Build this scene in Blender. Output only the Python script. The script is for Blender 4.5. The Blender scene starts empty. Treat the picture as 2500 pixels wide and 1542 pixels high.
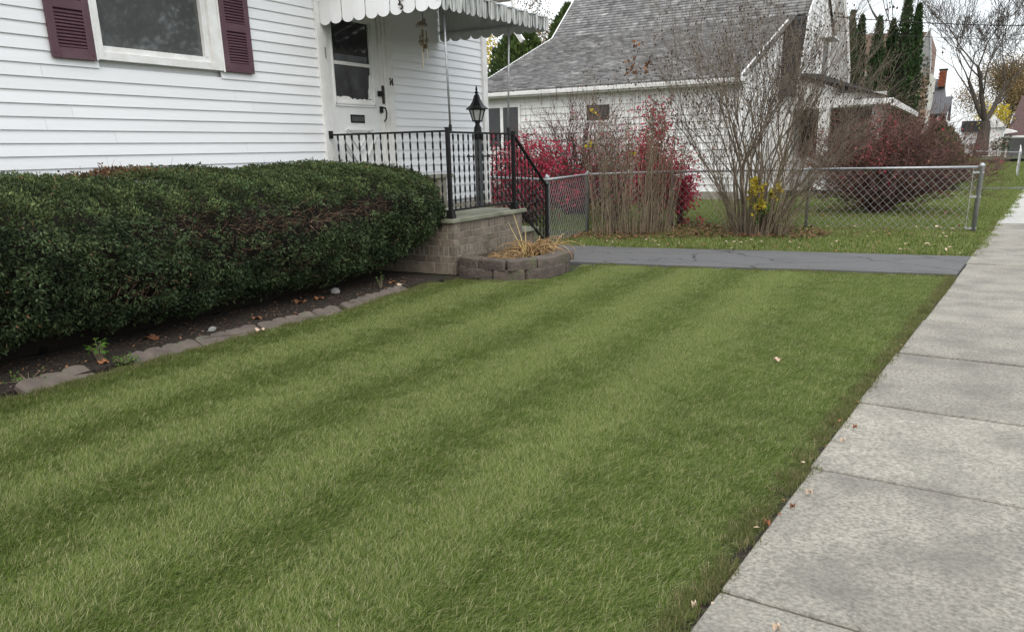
import bpy, math, random
import numpy as np
from mathutils import Matrix, Vector

S = bpy.context.scene
COL = S.collection
rng = np.random.default_rng(11)
random.seed(11)
R = math.radians

# ------------------------------------------------------------------ camera
F_PX, W_PX = 1915.0, 2500.0
pit, rol, yaw = R(16.49), R(-1.37), R(29.41)
EYE = 1.40
hv = Vector((-math.sin(yaw), math.cos(yaw), 0)); rv = Vector((math.cos(yaw), math.sin(yaw), 0)); uv = Vector((0, 0, 1))
fw = hv * math.cos(pit) - uv * math.sin(pit)
up = uv * math.cos(pit) + hv * math.sin(pit)
cr = rv * math.cos(rol) + up * math.sin(rol)
cu = -rv * math.sin(rol) + up * math.cos(rol)
cam = bpy.data.cameras.new('camera'); cam_o = bpy.data.objects.new('camera', cam); COL.objects.link(cam_o)
M = Matrix((cr, cu, -fw)).transposed().to_4x4(); M.translation = (0, 0, EYE)
cam_o.matrix_world = M
cam.sensor_width = 36; cam.lens = 36 * F_PX / W_PX; cam.shift_y = 166 / W_PX
cam.clip_start = 0.05; cam.clip_end = 2000
S.camera = cam_o

# ------------------------------------------------------------------ sky, sun, exposure (overcast)
SUN_EL, SUN_AZ = R(42), R(150)
world = bpy.data.worlds.new('World'); S.world = world; world.use_nodes = True
nt = world.node_tree; nt.nodes.clear()
out = nt.nodes.new('ShaderNodeOutputWorld')
sky = nt.nodes.new('ShaderNodeTexSky'); sky.sky_type = 'NISHITA'; sky.sun_disc = False
sky.sun_elevation = SUN_EL; sky.sun_rotation = SUN_AZ; sky.dust_density = 4.0; sky.air_density = 1.2
b1 = nt.nodes.new('ShaderNodeBackground'); b1.inputs[1].default_value = 0.05
nt.links.new(sky.outputs[0], b1.inputs[0])
tc = nt.nodes.new('ShaderNodeTexCoord'); sx = nt.nodes.new('ShaderNodeSeparateXYZ')
nt.links.new(tc.outputs['Generated'], sx.inputs[0])
mr = nt.nodes.new('ShaderNodeMapRange'); mr.inputs[1].default_value = 0; mr.inputs[2].default_value = 1
mr.inputs[3].default_value = 0.92; mr.inputs[4].default_value = 2.05      # overcast: brighter towards the zenith
nt.links.new(sx.outputs[2], mr.inputs[0])
cn = nt.nodes.new('ShaderNodeTexNoise'); cn.inputs['Scale'].default_value = 3.0; cn.inputs['Detail'].default_value = 5
nt.links.new(tc.outputs['Generated'], cn.inputs['Vector'])
cm = nt.nodes.new('ShaderNodeMapRange'); cm.inputs[1].default_value = .3; cm.inputs[2].default_value = .7
cm.inputs[3].default_value = 0.92; cm.inputs[4].default_value = 1.06
nt.links.new(cn.outputs[0], cm.inputs[0])
mu = nt.nodes.new('ShaderNodeMath'); mu.operation = 'MULTIPLY'
nt.links.new(mr.outputs[0], mu.inputs[0]); nt.links.new(cm.outputs[0], mu.inputs[1])
b2 = nt.nodes.new('ShaderNodeBackground'); b2.inputs[0].default_value = (0.93, 0.965, 1.0, 1)
nt.links.new(mu.outputs[0], b2.inputs[1])
ad = nt.nodes.new('ShaderNodeAddShader')
nt.links.new(b1.outputs[0], ad.inputs[0]); nt.links.new(b2.outputs[0], ad.inputs[1]); nt.links.new(ad.outputs[0], out.inputs[0])
sun = bpy.data.lights.new('sun', 'SUN'); sun.energy = 0.6; sun.angle = R(35); sun.color = (1, .97, .93)
sun_o = bpy.data.objects.new('sun', sun); COL.objects.link(sun_o)
sdir = Vector((math.sin(SUN_AZ) * math.cos(SUN_EL), math.cos(SUN_AZ) * math.cos(SUN_EL), math.sin(SUN_EL)))
sun_o.rotation_euler = sdir.to_track_quat('Z', 'Y').to_euler(); sun_o.location = (6, -8, 20)
S.view_settings.view_transform = 'Standard'; S.view_settings.look = 'None'
S.view_settings.exposure = 0.13; S.view_settings.gamma = 1.0; S.view_settings.use_curve_mapping = False
S.cycles.use_denoising = True; S.cycles.denoising_prefilter = 'NONE'; S.cycles.use_adaptive_sampling = False
S.cycles.max_bounces = 6; S.cycles.diffuse_bounces = 3; S.cycles.transparent_max_bounces = 8

# ------------------------------------------------------------------ materials
def mat(name, c1, c2=None, scale=8., rough=.7, bump=0., bscale=None, stretch=(1, 1, 1), tone=False, rnd=0., spec=.3,
        metal=0., detail=6, lo=.35, hi=.65, c3=None, s3=2., t3=(.5, .7), coords='Object', trans=0., bdist=.01):
    m = bpy.data.materials.new(name); m.use_nodes = True; t = m.node_tree; N = t.nodes; L = t.links
    p = N['Principled BSDF']; p.inputs['Roughness'].default_value = rough; p.inputs['Metallic'].default_value = metal
    p.inputs['Specular IOR Level'].default_value = spec
    c = N.new('ShaderNodeTexCoord'); mp = N.new('ShaderNodeMapping'); mp.inputs['Scale'].default_value = stretch
    if coords == 'World':
        g_ = N.new('ShaderNodeNewGeometry'); L.new(g_.outputs['Position'], mp.inputs[0])
    else:
        L.new(c.outputs['Object'], mp.inputs[0])
        oi = N.new('ShaderNodeObjectInfo'); cx = N.new('ShaderNodeCombineXYZ')
        ml = N.new('ShaderNodeMath'); ml.operation = 'MULTIPLY'; ml.inputs[1].default_value = 37.0
        L.new(oi.outputs['Random'], ml.inputs[0]); L.new(ml.outputs[0], cx.inputs[0]); L.new(ml.outputs[0], cx.inputs[1])
        L.new(cx.outputs[0], mp.inputs['Location'])
    def ramp(fac, a, b, lo, hi):
        q = N.new('ShaderNodeMapRange'); q.inputs[1].default_value = lo; q.inputs[2].default_value = hi; q.clamp = True
        L.new(fac, q.inputs[0])
        x = N.new('ShaderNodeMix'); x.data_type = 'RGBA'; L.new(q.outputs[0], x.inputs['Factor'])
        for s_, v in ((x.inputs['A'], a), (x.inputs['B'], b)):
            if isinstance(v, tuple): s_.default_value = (*v, 1)
            else: L.new(v, s_)
        return x.outputs['Result']
    if c2 is None: c2 = tuple(min(1, v * .88) for v in c1)
    n = N.new('ShaderNodeTexNoise'); n.inputs['Scale'].default_value = scale; n.inputs['Detail'].default_value = detail
    n.inputs['Roughness'].default_value = .65
    L.new(mp.outputs[0], n.inputs['Vector'])
    col = ramp(n.outputs[0], c1, c2, lo, hi)
    if c3 is not None:
        n3 = N.new('ShaderNodeTexNoise'); n3.inputs['Scale'].default_value = s3; n3.inputs['Detail'].default_value = 5
        L.new(mp.outputs[0], n3.inputs['Vector']); col = ramp(n3.outputs[0], col, c3, *t3)
    def mulv(colr, fac_socket):
        x = N.new('ShaderNodeVectorMath'); x.operation = 'SCALE'; L.new(colr, x.inputs[0]); L.new(fac_socket, x.inputs['Scale'])
        return x.outputs[0]
    if tone:
        a = N.new('ShaderNodeAttribute'); a.attribute_name = 'tone'; col = mulv(col, a.outputs['Fac'])
    if rnd:
        oi2 = N.new('ShaderNodeObjectInfo'); q = N.new('ShaderNodeMapRange'); q.inputs[3].default_value = 1 - rnd; q.inputs[4].default_value = 1 + rnd
        L.new(oi2.outputs['Random'], q.inputs[0]); col = mulv(col, q.outputs[0])
    L.new(col, p.inputs['Base Color'])
    if trans:
        p.inputs['Transmission Weight'].default_value = 0
        tr = N.new('ShaderNodeBsdfTranslucent'); L.new(col, tr.inputs[0]); mx = N.new('ShaderNodeMixShader'); mx.inputs[0].default_value = trans
        L.new(p.outputs[0], mx.inputs[1]); L.new(tr.outputs[0], mx.inputs[2]); L.new(mx.outputs[0], N['Material Output'].inputs[0])
    if bump:
        nb = N.new('ShaderNodeTexNoise'); nb.inputs['Scale'].default_value = bscale or scale * 3; nb.inputs['Detail'].default_value = 6
        L.new(mp.outputs[0], nb.inputs['Vector'])
        b = N.new('ShaderNodeBump'); b.inputs['Strength'].default_value = bump; b.inputs['Distance'].default_value = bdist
        L.new(nb.outputs[0], b.inputs['Height']); L.new(b.outputs[0], p.inputs['Normal'])
    return m

MT = {}
MT['siding'] = mat('white_siding', (.79, .80, .81), (.72, .73, .735), 1.6, .55, .12, 30, (1, .15, 1), rnd=.025, c3=(.58, .58, .55), s3=2.2, t3=(.62, .9), coords='World')
MT['trim'] = mat('white_trim', (.78, .78, .77), (.66, .65, .62), 6, .55, .15, 40, c3=(.60, .58, .54), s3=9, t3=(.66, .85))
MT['door'] = mat('door_paint', (.74, .75, .74), (.66, .67, .66), 4, .45, .05, 30)
MT['shutter'] = mat('plum_plastic', (.098, .047, .062), (.085, .042, .055), 5, .5, .1, 60, c3=(.13, .075, .09), s3=3, t3=(.5, .8))
MT['iron'] = mat('black_iron', (.008, .008, .009), (.013, .012, .012), 20, .5, .1, 60, spec=.25)
MT['awning_shaded'] = mat('shaded_aluminium', (.58, .59, .58), (.44, .45, .44), 3, .6, .03, 20)  # darker copy of the white aluminium, with shade under the awning put into colour
MT['arbor_light'] = mat('olive_evergreen', (.085, .125, .032), (.040, .070, .020), .9, .7, tone=True, coords='World', trans=.2)
MT['pink_roof'] = mat('faded_roof', (.28, .19, .15), (.20, .14, .11), 3, .95)
MT['steel'] = mat('galvanised', (.42, .43, .44), (.30, .31, .32), 15, .45, .05, spec=.5, metal=.6)
MT['wire'] = mat('fence_wire', (.40, .41, .40), (.28, .28, .27), 6, .5, 0, metal=.4)
MT['awning'] = mat('white_aluminium', (.78, .79, .80), (.70, .71, .71), 4, .45, .03, 20, stretch=(1, 1, .2))
MT['awning_dirty'] = mat('weathered_aluminium', (.50, .51, .49), (.055, .057, .055), 11, .65, .05, 30, stretch=(2.0, 2.0, .16), lo=.44, hi=.60, c3=(.62, .63, .61), s3=9, t3=(.56, .66))
MT['slab'] = mat('porch_slab', (.25, .25, .19), (.13, .14, .095), 3.5, .85, .35, 50, c3=(.33, .32, .27), s3=1.5, t3=(.5, .7))
MT['brick'] = mat('grey_brick', (.205, .168, .132), (.125, .104, .084), 9, .9, .5, 45, rnd=.22, c3=(.12, .115, .07), s3=3, t3=(.55, .75))
MT['mortar'] = mat('mortar', (.31, .285, .235), (.19, .175, .14), 14, .95, .4, 60)
MT['block'] = mat('retaining_stone', (.125, .098, .082), (.070, .060, .052), 10, .95, .8, 38, rnd=.15, c3=(.09, .10, .05), s3=4, t3=(.55, .8), bdist=.02)
MT['edging'] = mat('edging_concrete', (.132, .106, .088), (.082, .067, .056), 7, .95, .4, 60, rnd=.08, c3=(.10, .10, .07), s3=5, t3=(.55, .75))
MT['soil'] = mat('soil', (.026, .019, .013), (.012, .009, .007), 14, .95, .8, 40, c3=(.06, .045, .03), s3=40, t3=(.5, .65), coords='World', bdist=.03)
MT['concrete'] = mat('sidewalk_concrete', (.40, .372, .31), (.150, .140, .118), 75, .92, .6, 300, (.8, .9, 1), c3=(.125, .118, .102), s3=3.0, t3=(.40, .86), coords='World', rnd=.09, lo=.34, hi=.66, detail=12)
MT['concrete_new'] = mat('new_concrete', (.44, .43, .40), (.33, .32, .30), 10, .9, .2, 100, coords='World')
MT['glass_lamp'] = mat('frosted_glass', (.55, .56, .54), (.45, .46, .44), 8, .25, 0)
MT['dark'] = mat('opening_shade', (.015, .015, .016), (.02, .02, .02), 4, .8)
MT['grille'] = mat('screen_grey', (.05, .052, .052), (.06, .062, .06), 3, .35, spec=.5)
MT['rust'] = mat('scroll_iron', (.03, .022, .018), (.05, .035, .025), 30, .7)
MT['chime'] = mat('chime_wood', (.30, .23, .15), (.16, .12, .08), 25, .7)
MT['chime_shell'] = mat('chime_shell', (.40, .35, .29), (.2, .17, .14), 25, .6)
MT['chime_tube'] = mat('chime_tube', (.55, .50, .38), (.45, .42, .33), 15, .35, metal=.5)
MT['lamppost'] = mat('weathered_post', (.085, .090, .092), (.05, .053, .055), 12, .75, .3, 50, (1, 1, .15))
MT['roof_plain'] = mat('plain_shingle', (.135, .14, .15), (.09, .092, .10), 12, .95, .5, 60, (1, 1, 3))
MT['roof'] = mat('shingle', (.225, .220, .214), (.130, .127, .124), 4, .95, .5, 90, tone=True, c3=(.32, .315, .305), s3=2.2, t3=(.56, .75), coords='World')
MT['roof_dark'] = mat('dark_shingle', (.030, .030, .034), (.018, .018, .020), 6, .95, .5, 60, tone=True, coords='World')
MT['asbestos'] = mat('neighbour_siding', (.80, .80, .79), (.72, .72, .70), 3, .7, .1, 40, rnd=.04)
MT['greywall'] = mat('grey_and_shaded_siding', (.46, .46, .45), (.40, .40, .39), 3, .7, .1, 40, rnd=.04)  # grey walls, also the bay with its shade put into the colour
MT['cream'] = mat('cream_trim', (.62, .60, .52), (.55, .53, .46), 5, .6)
MT['redbrick'] = mat('red_brick', (.28, .085, .045), (.19, .06, .035), 9, .9, .4, rnd=.2)
MT['brownhouse'] = mat('brown_siding', (.085, .045, .04), (.06, .035, .03), 4, .8, .2)
MT['bark'] = mat('bark', (.085, .070, .056), (.042, .036, .030), 9, .95, .8, 30, (1, 1, .25), coords='World', bdist=.02)
MT['bark_far'] = mat('grey_twigs', (.105, .088, .074), (.07, .06, .052), 2, .95, coords='World')
MT['cane'] = mat('cane', (.29, .232, .162), (.155, .122, .087), 5, .9, tone=True, coords='World')
MT['cane_dark'] = mat('brown_twig', (.135, .062, .050), (.075, .044, .036), 6, .9, tone=True, coords='World')
MT['cane_red'] = mat('reddish_twig', (.175, .098, .080), (.10, .058, .048), 6, .9, tone=True, coords='World')
MT['cane_grey'] = mat('grey_cane', (.205, .168, .125), (.115, .094, .072), 5, .9, tone=True, coords='World')
MT['pod'] = mat('seed_pod', (.085, .060, .042), (.05, .038, .03), 30, .9, coords='World')
MT['hedge_leaf'] = mat('yew_leaf', (.086, .118, .052), (.044, .068, .034), 3, .7, tone=True, spec=.10, coords='World', trans=.15)
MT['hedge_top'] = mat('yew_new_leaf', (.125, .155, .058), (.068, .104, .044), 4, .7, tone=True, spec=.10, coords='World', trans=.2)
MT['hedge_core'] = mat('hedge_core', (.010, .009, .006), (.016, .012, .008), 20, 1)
MT['hedge_twig'] = mat('hedge_twig', (.20, .130, .088), (.085, .052, .036), 9, .9, tone=True, coords='World')
MT['dead'] = mat('dead_leaf', (.22, .105, .055), (.13, .066, .035), 30, .85, tone=True, coords='World')
MT['red_leaf'] = mat('red_leaf', (.56, .045, .095), (.34, .022, .050), 6, .55, tone=True, coords='World', trans=.3)
MT['dull_red'] = mat('dull_red_leaf', (.36, .095, .095), (.24, .055, .055), 6, .6, tone=True, coords='World', trans=.3)
MT['yellow_leaf'] = mat('yellow_leaf', (.56, .44, .035), (.42, .33, .03), 6, .6, tone=True, coords='World', trans=.3)
MT['green_leaf'] = mat('green_leaf', (.10, .19, .03), (.07, .14, .025), 8, .6, tone=True, coords='World', trans=.3)
MT['arbor'] = mat('arborvitae', (.044, .080, .024), (.022, .048, .016), 1.5, .7, tone=True, coords='World', trans=.1)
MT['autumn'] = mat('autumn_leaf', (.25, .175, .075), (.18, .135, .075), .6, .8, tone=True, coords='World', trans=.2)
MT['straw'] = mat('straw', (.52, .36, .17), (.25, .135, .06), 18, .8, tone=True, coords='World')
MT['straw_pale'] = mat('pale_straw', (.60, .47, .14), (.45, .36, .18), 10, .8, tone=True, coords='World')
MT['leaf_pale'] = mat('pale_dry_leaf', (.55, .44, .34), (.40, .27, .17), 40, .8)
MT['leaf_brown'] = mat('brown_dry_leaf', (.22, .10, .05), (.14, .06, .03), 40, .8)
MT['leaf_orange'] = mat('orange_dry_leaf', (.30, .125, .055), (.20, .08, .04), 40, .8)
MT['stone'] = mat('grey_stone', (.26, .26, .25), (.17, .17, .16), 16, .9, .4)

def glass(name, base, rough=.03, spec=.5):
    m = mat(name, base, tuple(v * 1.25 for v in base), 2, rough, spec=spec)
    return m
MT['pane'] = glass('window_pane', (.066, .069, .068), .03, 1.0)
MT['door_pane'] = glass('door_pane', (.020, .021, .022), .06, .4)
MT['far_pane'] = glass('far_pane', (.040, .042, .045), .15, .4)

def asphalt():
    m = mat('asphalt', (.132, .129, .126), (.078, .077, .076), 70, .9, .5, 260, coords='World', c3=(.082, .081, .081), s3=1.6, t3=(.52, .75), bdist=.004)
    t = m.node_tree; N = t.nodes; L = t.links
    g_ = N.new('ShaderNodeNewGeometry'); nz = N.new('ShaderNodeTexNoise'); nz.inputs['Scale'].default_value = 2.5; nz.inputs['Detail'].default_value = 4
    L.new(g_.outputs['Position'], nz.inputs['Vector'])
    mx = N.new('ShaderNodeMix'); mx.data_type = 'RGBA'; mx.inputs['Factor'].default_value = .28
    L.new(g_.outputs['Position'], mx.inputs['A']); L.new(nz.outputs['Color'], mx.inputs['B'])
    v = N.new('ShaderNodeTexVoronoi'); v.feature = 'DISTANCE_TO_EDGE'; v.inputs['Scale'].default_value = 1.5
    mp = N.new('ShaderNodeMapping'); mp.inputs['Scale'].default_value = (.6, 1.3, 1)
    L.new(mx.outputs['Result'], mp.inputs[0]); L.new(mp.outputs[0], v.inputs['Vector'])
    q = N.new('ShaderNodeMapRange'); q.inputs[1].default_value = .004; q.inputs[2].default_value = .014; q.inputs[3].default_value = .25; q.inputs[4].default_value = 1
    L.new(v.outputs['Distance'], q.inputs[0])
    p = N['Principled BSDF']; src = p.inputs['Base Color'].links[0].from_socket
    sc = N.new('ShaderNodeVectorMath'); sc.operation = 'SCALE'; L.new(src, sc.inputs[0]); L.new(q.outputs[0], sc.inputs['Scale'])
    L.new(sc.outputs[0], p.inputs['Base Color'])
    return m
MT['asphalt'] = asphalt()

# ------------------------------------------------------------------ builders
LOC = {}
def tag(o, label=None, cat=None, group=None, kind=None):
    if label: o['label'] = label
    if cat: o['category'] = cat
    if group: o['group'] = group
    if kind: o['kind'] = kind
    return o
def thing(name, label, cat, loc=(0, 0, 0), group=None):
    o = bpy.data.objects.new(name, None); o.empty_display_size = .2; COL.objects.link(o); o.location = loc; LOC[o] = Vector(loc)
    return tag(o, label, cat, group)
def link(name, me, parent=None, loc=None):
    o = bpy.data.objects.new(name, me); COL.objects.link(o)
    if parent is not None:
        o.parent = parent
        base = LOC[parent]
    else: base = Vector((0, 0, 0))
    w = Vector(loc) if loc is not None else base
    o.location = w - base; LOC[o] = w
    return o
def np_mesh(name, V, Fs, mats, attr=None, midx=None, smooth=False):
    """V (n,3); Fs array (m,k); attr: per-face float 'tone'."""
    V = np.asarray(V, np.float32); Fs = np.asarray(Fs, np.int32); k = Fs.shape[1]; m = len(Fs)
    me = bpy.data.meshes.new(name); me.vertices.add(len(V)); me.vertices.foreach_set('co', V.ravel())
    me.loops.add(m * k); me.loops.foreach_set('vertex_index', Fs.ravel())
    me.polygons.add(m); me.polygons.foreach_set('loop_start', np.arange(0, m * k, k, dtype=np.int32))
    try: me.polygons.foreach_set('loop_total', np.full(m, k, np.int32))
    except Exception: pass
    for x in (mats if isinstance(mats, (list, tuple)) else [mats]): me.materials.append(x)
    if midx is not None: me.polygons.foreach_set('material_index', np.asarray(midx, np.int32))
    if attr is not None:
        a = me.attributes.new('tone', 'FLOAT', 'FACE'); a.data.foreach_set('value', np.asarray(attr, np.float32))
    if smooth: me.polygons.foreach_set('use_smooth', np.ones(m, bool))
    me.update(calc_edges=True); me.validate()
    return me
def np_obj(name, V, Fs, mats, parent=None, attr=None, midx=None, smooth=False, loc=None):
    V = np.asarray(V, float)
    base = LOC[parent] if parent is not None else Vector((0, 0, 0))
    if loc is not None: base = Vector(loc)
    return link(name, np_mesh(name, V - np.array(base), Fs, mats, attr, midx, smooth), parent, base)

class MB:
    def __init__(s): s.v = []; s.f = []; s.m = []
    def add(s, vs, fs, mi=0):
        b = len(s.v); s.v += [tuple(v) for v in vs]; s.f += [tuple(i + b for i in f) for f in fs]; s.m += [mi] * len(fs); return s
    def box(s, a, b, mi=0):
        (x0, y0, z0), (x1, y1, z1) = a, b
        x0, x1 = sorted((x0, x1)); y0, y1 = sorted((y0, y1)); z0, z1 = sorted((z0, z1))
        return s.add([(x0, y0, z0), (x1, y0, z0), (x1, y1, z0), (x0, y1, z0), (x0, y0, z1), (x1, y0, z1), (x1, y1, z1), (x0, y1, z1)],
                     [(0, 3, 2, 1), (4, 5, 6, 7), (0, 1, 5, 4), (1, 2, 6, 5), (2, 3, 7, 6), (3, 0, 4, 7)], mi)
    def prism(s, poly, ax, t0, t1, mi=0):
        """poly: 2D points in the plane normal to ax; extruded t0..t1 along ax."""
        def P(p, t): return {'x': (t, p[0], p[1]), 'y': (p[0], t, p[1]), 'z': (p[0], p[1], t)}[ax]
        n = len(poly); vs = [P(p, t0) for p in poly] + [P(p, t1) for p in poly]
        return s.add(vs, [tuple(range(n)), tuple(range(2 * n - 1, n - 1, -1))] + [(i, i + n, (i + 1) % n + n, (i + 1) % n) for i in range(n)], mi)
    def tube(s, pts, r, n=8, mi=0, caps=True):
        pts = [Vector(p) for p in pts]; rs = r if isinstance(r, (list, tuple)) else [r] * len(pts)
        b = len(s.v); ref = None
        for i, p in enumerate(pts):
            d = (pts[min(i + 1, len(pts) - 1)] - pts[max(i - 1, 0)]).normalized()
            if ref is None: ref = d.orthogonal().normalized()
            ref = (ref - d * ref.dot(d)); ref = ref.normalized() if ref.length > 1e-6 else d.orthogonal().normalized()
            bi = d.cross(ref)
            for k in range(n):
                a = 2 * math.pi * k / n; q = p + (ref * math.cos(a) + bi * math.sin(a)) * rs[i]; s.v.append(tuple(q))
        fs = []
        for i in range(len(pts) - 1):
            for k in range(n): fs.append((b + i * n + k, b + i * n + (k + 1) % n, b + (i + 1) * n + (k + 1) % n, b + (i + 1) * n + k))
        if caps: fs += [tuple(b + k for k in range(n - 1, -1, -1)), tuple(b + (len(pts) - 1) * n + k for k in range(n))]
        s.f += fs; s.m += [mi] * len(fs); return s
    def bar(s, p0, p1, w, h, mi=0, upv=(0, 0, 1)):
        p0, p1 = Vector(p0), Vector(p1); d = (p1 - p0).normalized(); u = Vector(upv)
        sd = d.cross(u).normalized() if abs(d.dot(u)) < .99 else Vector((1, 0, 0)); u = sd.cross(d)
        vs = []
        for p in (p0, p1):
            for a, c in ((-1, -1), (1, -1), (1, 1), (-1, 1)): vs.append(p + sd * a * w / 2 + u * c * h / 2)
        return s.add(vs, [(0, 1, 2, 3), (7, 6, 5, 4), (0, 4, 5, 1), (1, 5, 6, 2), (2, 6, 7, 3), (3, 7, 4, 0)], mi)
    def lathe(s, prof, cx, cy, n=12, mi=0, rot=0.):
        b = len(s.v)
        for r, z in prof:
            for k in range(n):
                a = 2 * math.pi * k / n + rot; s.v.append((cx + r * math.cos(a), cy + r * math.sin(a), z))
        fs = []
        for i in range(len(prof) - 1):
            for k in range(n): fs.append((b + i * n + k, b + i * n + (k + 1) % n, b + (i + 1) * n + (k + 1) % n, b + (i + 1) * n + k))
        fs += [tuple(b + k for k in range(n - 1, -1, -1)), tuple(b + (len(prof) - 1) * n + k for k in range(n))]
        s.f += fs; s.m += [mi] * len(fs); return s
    def twist(s, p0, p1, w, t, turns, steps, rot0=0., mi=0):
        p0, p1 = Vector(p0), Vector(p1); b = len(s.v)
        for i in range(steps + 1):
            u = i / steps; p = p0.lerp(p1, u); a = rot0 + turns * 2 * math.pi * u
            e = Vector((math.cos(a), math.sin(a), 0)); g_ = Vector((-math.sin(a), math.cos(a), 0))
            for c, d in ((-1, -1), (1, -1), (1, 1), (-1, 1)): s.v.append(tuple(p + e * c * w / 2 + g_ * d * t / 2))
        fs = [(b + i * 4 + k, b + i * 4 + (k + 1) % 4, b + (i + 1) * 4 + (k + 1) % 4, b + (i + 1) * 4 + k) for i in range(steps) for k in range(4)]
        s.f += fs; s.m += [mi] * len(fs); return s
    def mesh(s, name, mats, origin=(0, 0, 0), bevel=0., smooth=False):
        me = bpy.data.meshes.new(name); o = Vector(origin)
        me.from_pydata([tuple(Vector(v) - o) for v in s.v], [], s.f)
        for x in (mats if isinstance(mats, (list, tuple)) else [mats]): me.materials.append(x)
        me.polygons.foreach_set('material_index', s.m)
        import bmesh
        bm = bmesh.new(); bm.from_mesh(me); bmesh.ops.recalc_face_normals(bm, faces=bm.faces)
        if bevel: bmesh.ops.bevel(bm, geom=list(bm.edges), offset=bevel, segments=1, affect='EDGES', profile=.5)
        bm.to_mesh(me); bm.free()
        if smooth: me.polygons.foreach_set('use_smooth', [True] * len(me.polygons))
        return me
    def build(s, name, mats, parent=None, bevel=0., smooth=False, loc=None):
        base = Vector(loc) if loc is not None else (LOC[parent] if parent is not None else Vector((0, 0, 0)))
        return link(name, s.mesh(name, mats, base, bevel, smooth), parent, base)

def segs_mesh(SG, n=3):
    """array (m,8): p0 p1 r0 r1 -> open n-sided tubes"""
    SG = np.asarray(SG, float); P0, P1, r0, r1 = SG[:, :3], SG[:, 3:6], SG[:, 6], SG[:, 7]
    d = P1 - P0; d /= np.linalg.norm(d, axis=1, keepdims=True) + 1e-9
    ref = np.where(np.abs(d[:, 2:3]) > .9, np.array([[1., 0, 0]]), np.array([[0, 0, 1.]]))
    a = np.cross(d, ref); a /= np.linalg.norm(a, axis=1, keepdims=True) + 1e-9; b = np.cross(d, a)
    V = []
    for P, r in ((P0, r0), (P1, r1)):
        for k in range(n):
            t = 2 * math.pi * k / n; V.append(P + (a * math.cos(t) + b * math.sin(t)) * r[:, None])
    V = np.stack(V, 1); m = len(SG); base = (np.arange(m) * 2 * n)[:, None]
    F = np.concatenate([base + np.array([[k, (k + 1) % n, n + (k + 1) % n, n + k]]) for k in range(n)], 1).reshape(-1, 4)
    return V.reshape(-1, 3), F
def leaves_mesh(P, D, Nn, L, Wd, fold=.0):
    """diamond leaves: base P, direction D, normal Nn"""
    D = D / (np.linalg.norm(D, axis=1, keepdims=True) + 1e-9)
    Sd = np.cross(D, Nn); Sd /= np.linalg.norm(Sd, axis=1, keepdims=True) + 1e-9
    Nn = np.cross(Sd, D)
    L = np.broadcast_to(np.asarray(L, float), (len(P),))[:, None]; Wd = np.broadcast_to(np.asarray(Wd, float), (len(P),))[:, None]
    V = np.stack([P, P + D * L * .45 + Sd * Wd * .5 + Nn * fold * L, P + D * L, P + D * L * .45 - Sd * Wd * .5 + Nn * fold * L], 1).reshape(-1, 3)
    return V, np.arange(len(P) * 4).reshape(-1, 4)
def rdir(n):
    d = rng.normal(size=(n, 3)); return d / np.linalg.norm(d, axis=1, keepdims=True)

# ================================================================== SETTING
# ground: one sheet to the horizon, with a low bank far down the street
def bank(x, y):
    u = np.clip((y - 31) / 9, 0, 1); u = u * u * (3 - 2 * u)
    w = np.clip((1.3 - x) / 2.2, 0, 1); w = w * w * (3 - 2 * w)
    return .75 * u * w
xs = np.concatenate([[-600, -200, -80, -40], np.linspace(-20, 3, 30), [6, 12, 40, 100, 300, 600]])
ys = np.concatenate([[-300, -60, -20], np.linspace(-5, 60, 60), [80, 120, 300, 900]])
X, Y = np.meshgrid(xs, ys); Z = -.03 + bank(X, Y)
nx = len(xs); gv = np.stack([X.ravel(), Y.ravel(), Z.ravel()], 1)
gf = np.array([[j * nx + i, j * nx + i + 1, (j + 1) * nx + i + 1, (j + 1) * nx + i] for j in range(len(ys) - 1) for i in range(nx - 1)])
MT['ground'] = mat('ground_turf', (.050, .062, .018), (.036, .040, .015), 6, .95, .6, 60, c3=(.085, .070, .030), s3=1.2, t3=(.52, .8), coords='World', bdist=.02)
tag(np_obj('ground', gv, gf, MT['ground'], smooth=True), kind='structure')

SWX = lambda y: -.74 + .084 * y
# driveway (asphalt strip)
drive = [(-5.62, 9.23), (-4.32, 9.29), (-2.7, 9.44), (-1.32, 9.65), (.07, 9.76), (.14, 10.6), (.21, 11.40), (-2.1, 11.22), (-3.75, 11.02), (-5.07, 10.98), (-5.62, 10.95)]
tag(MB().prism(drive, 'z', -.08, .012).build('driveway', MT['asphalt']), kind='structure')
# bed of soil along the house
bedp = [(-6.95, -3), (-5.16, -3), (-5.16, 2.6), (-5.12, 4.2), (-5.04, 5.6), (-5.22, 7.05), (-5.1, 7.55), (-4.75, 7.74), (-6.95, 7.75)]
far_walk = [(-2, 27.6), (SWX(27.6), 27.6), (SWX(28.6), 28.6), (-2, 28.4)]
tag(MB().prism(far_walk, 'z', -.1, .03).build('far_driveway', MT['asphalt']), kind='structure')
strip = [(SWX(-3) - .16, -3), (SWX(-3) + .03, -3), (SWX(9.75) + .03, 9.75), (SWX(9.75) - .12, 9.75)]
tag(MB().prism(strip, 'z', -.08, -.018).build('soil_strip', MT['soil']), kind='structure')
tag(MB().prism(bedp, 'z', -.06, .004).build('planting_bed', MT['soil']), kind='structure')

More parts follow.
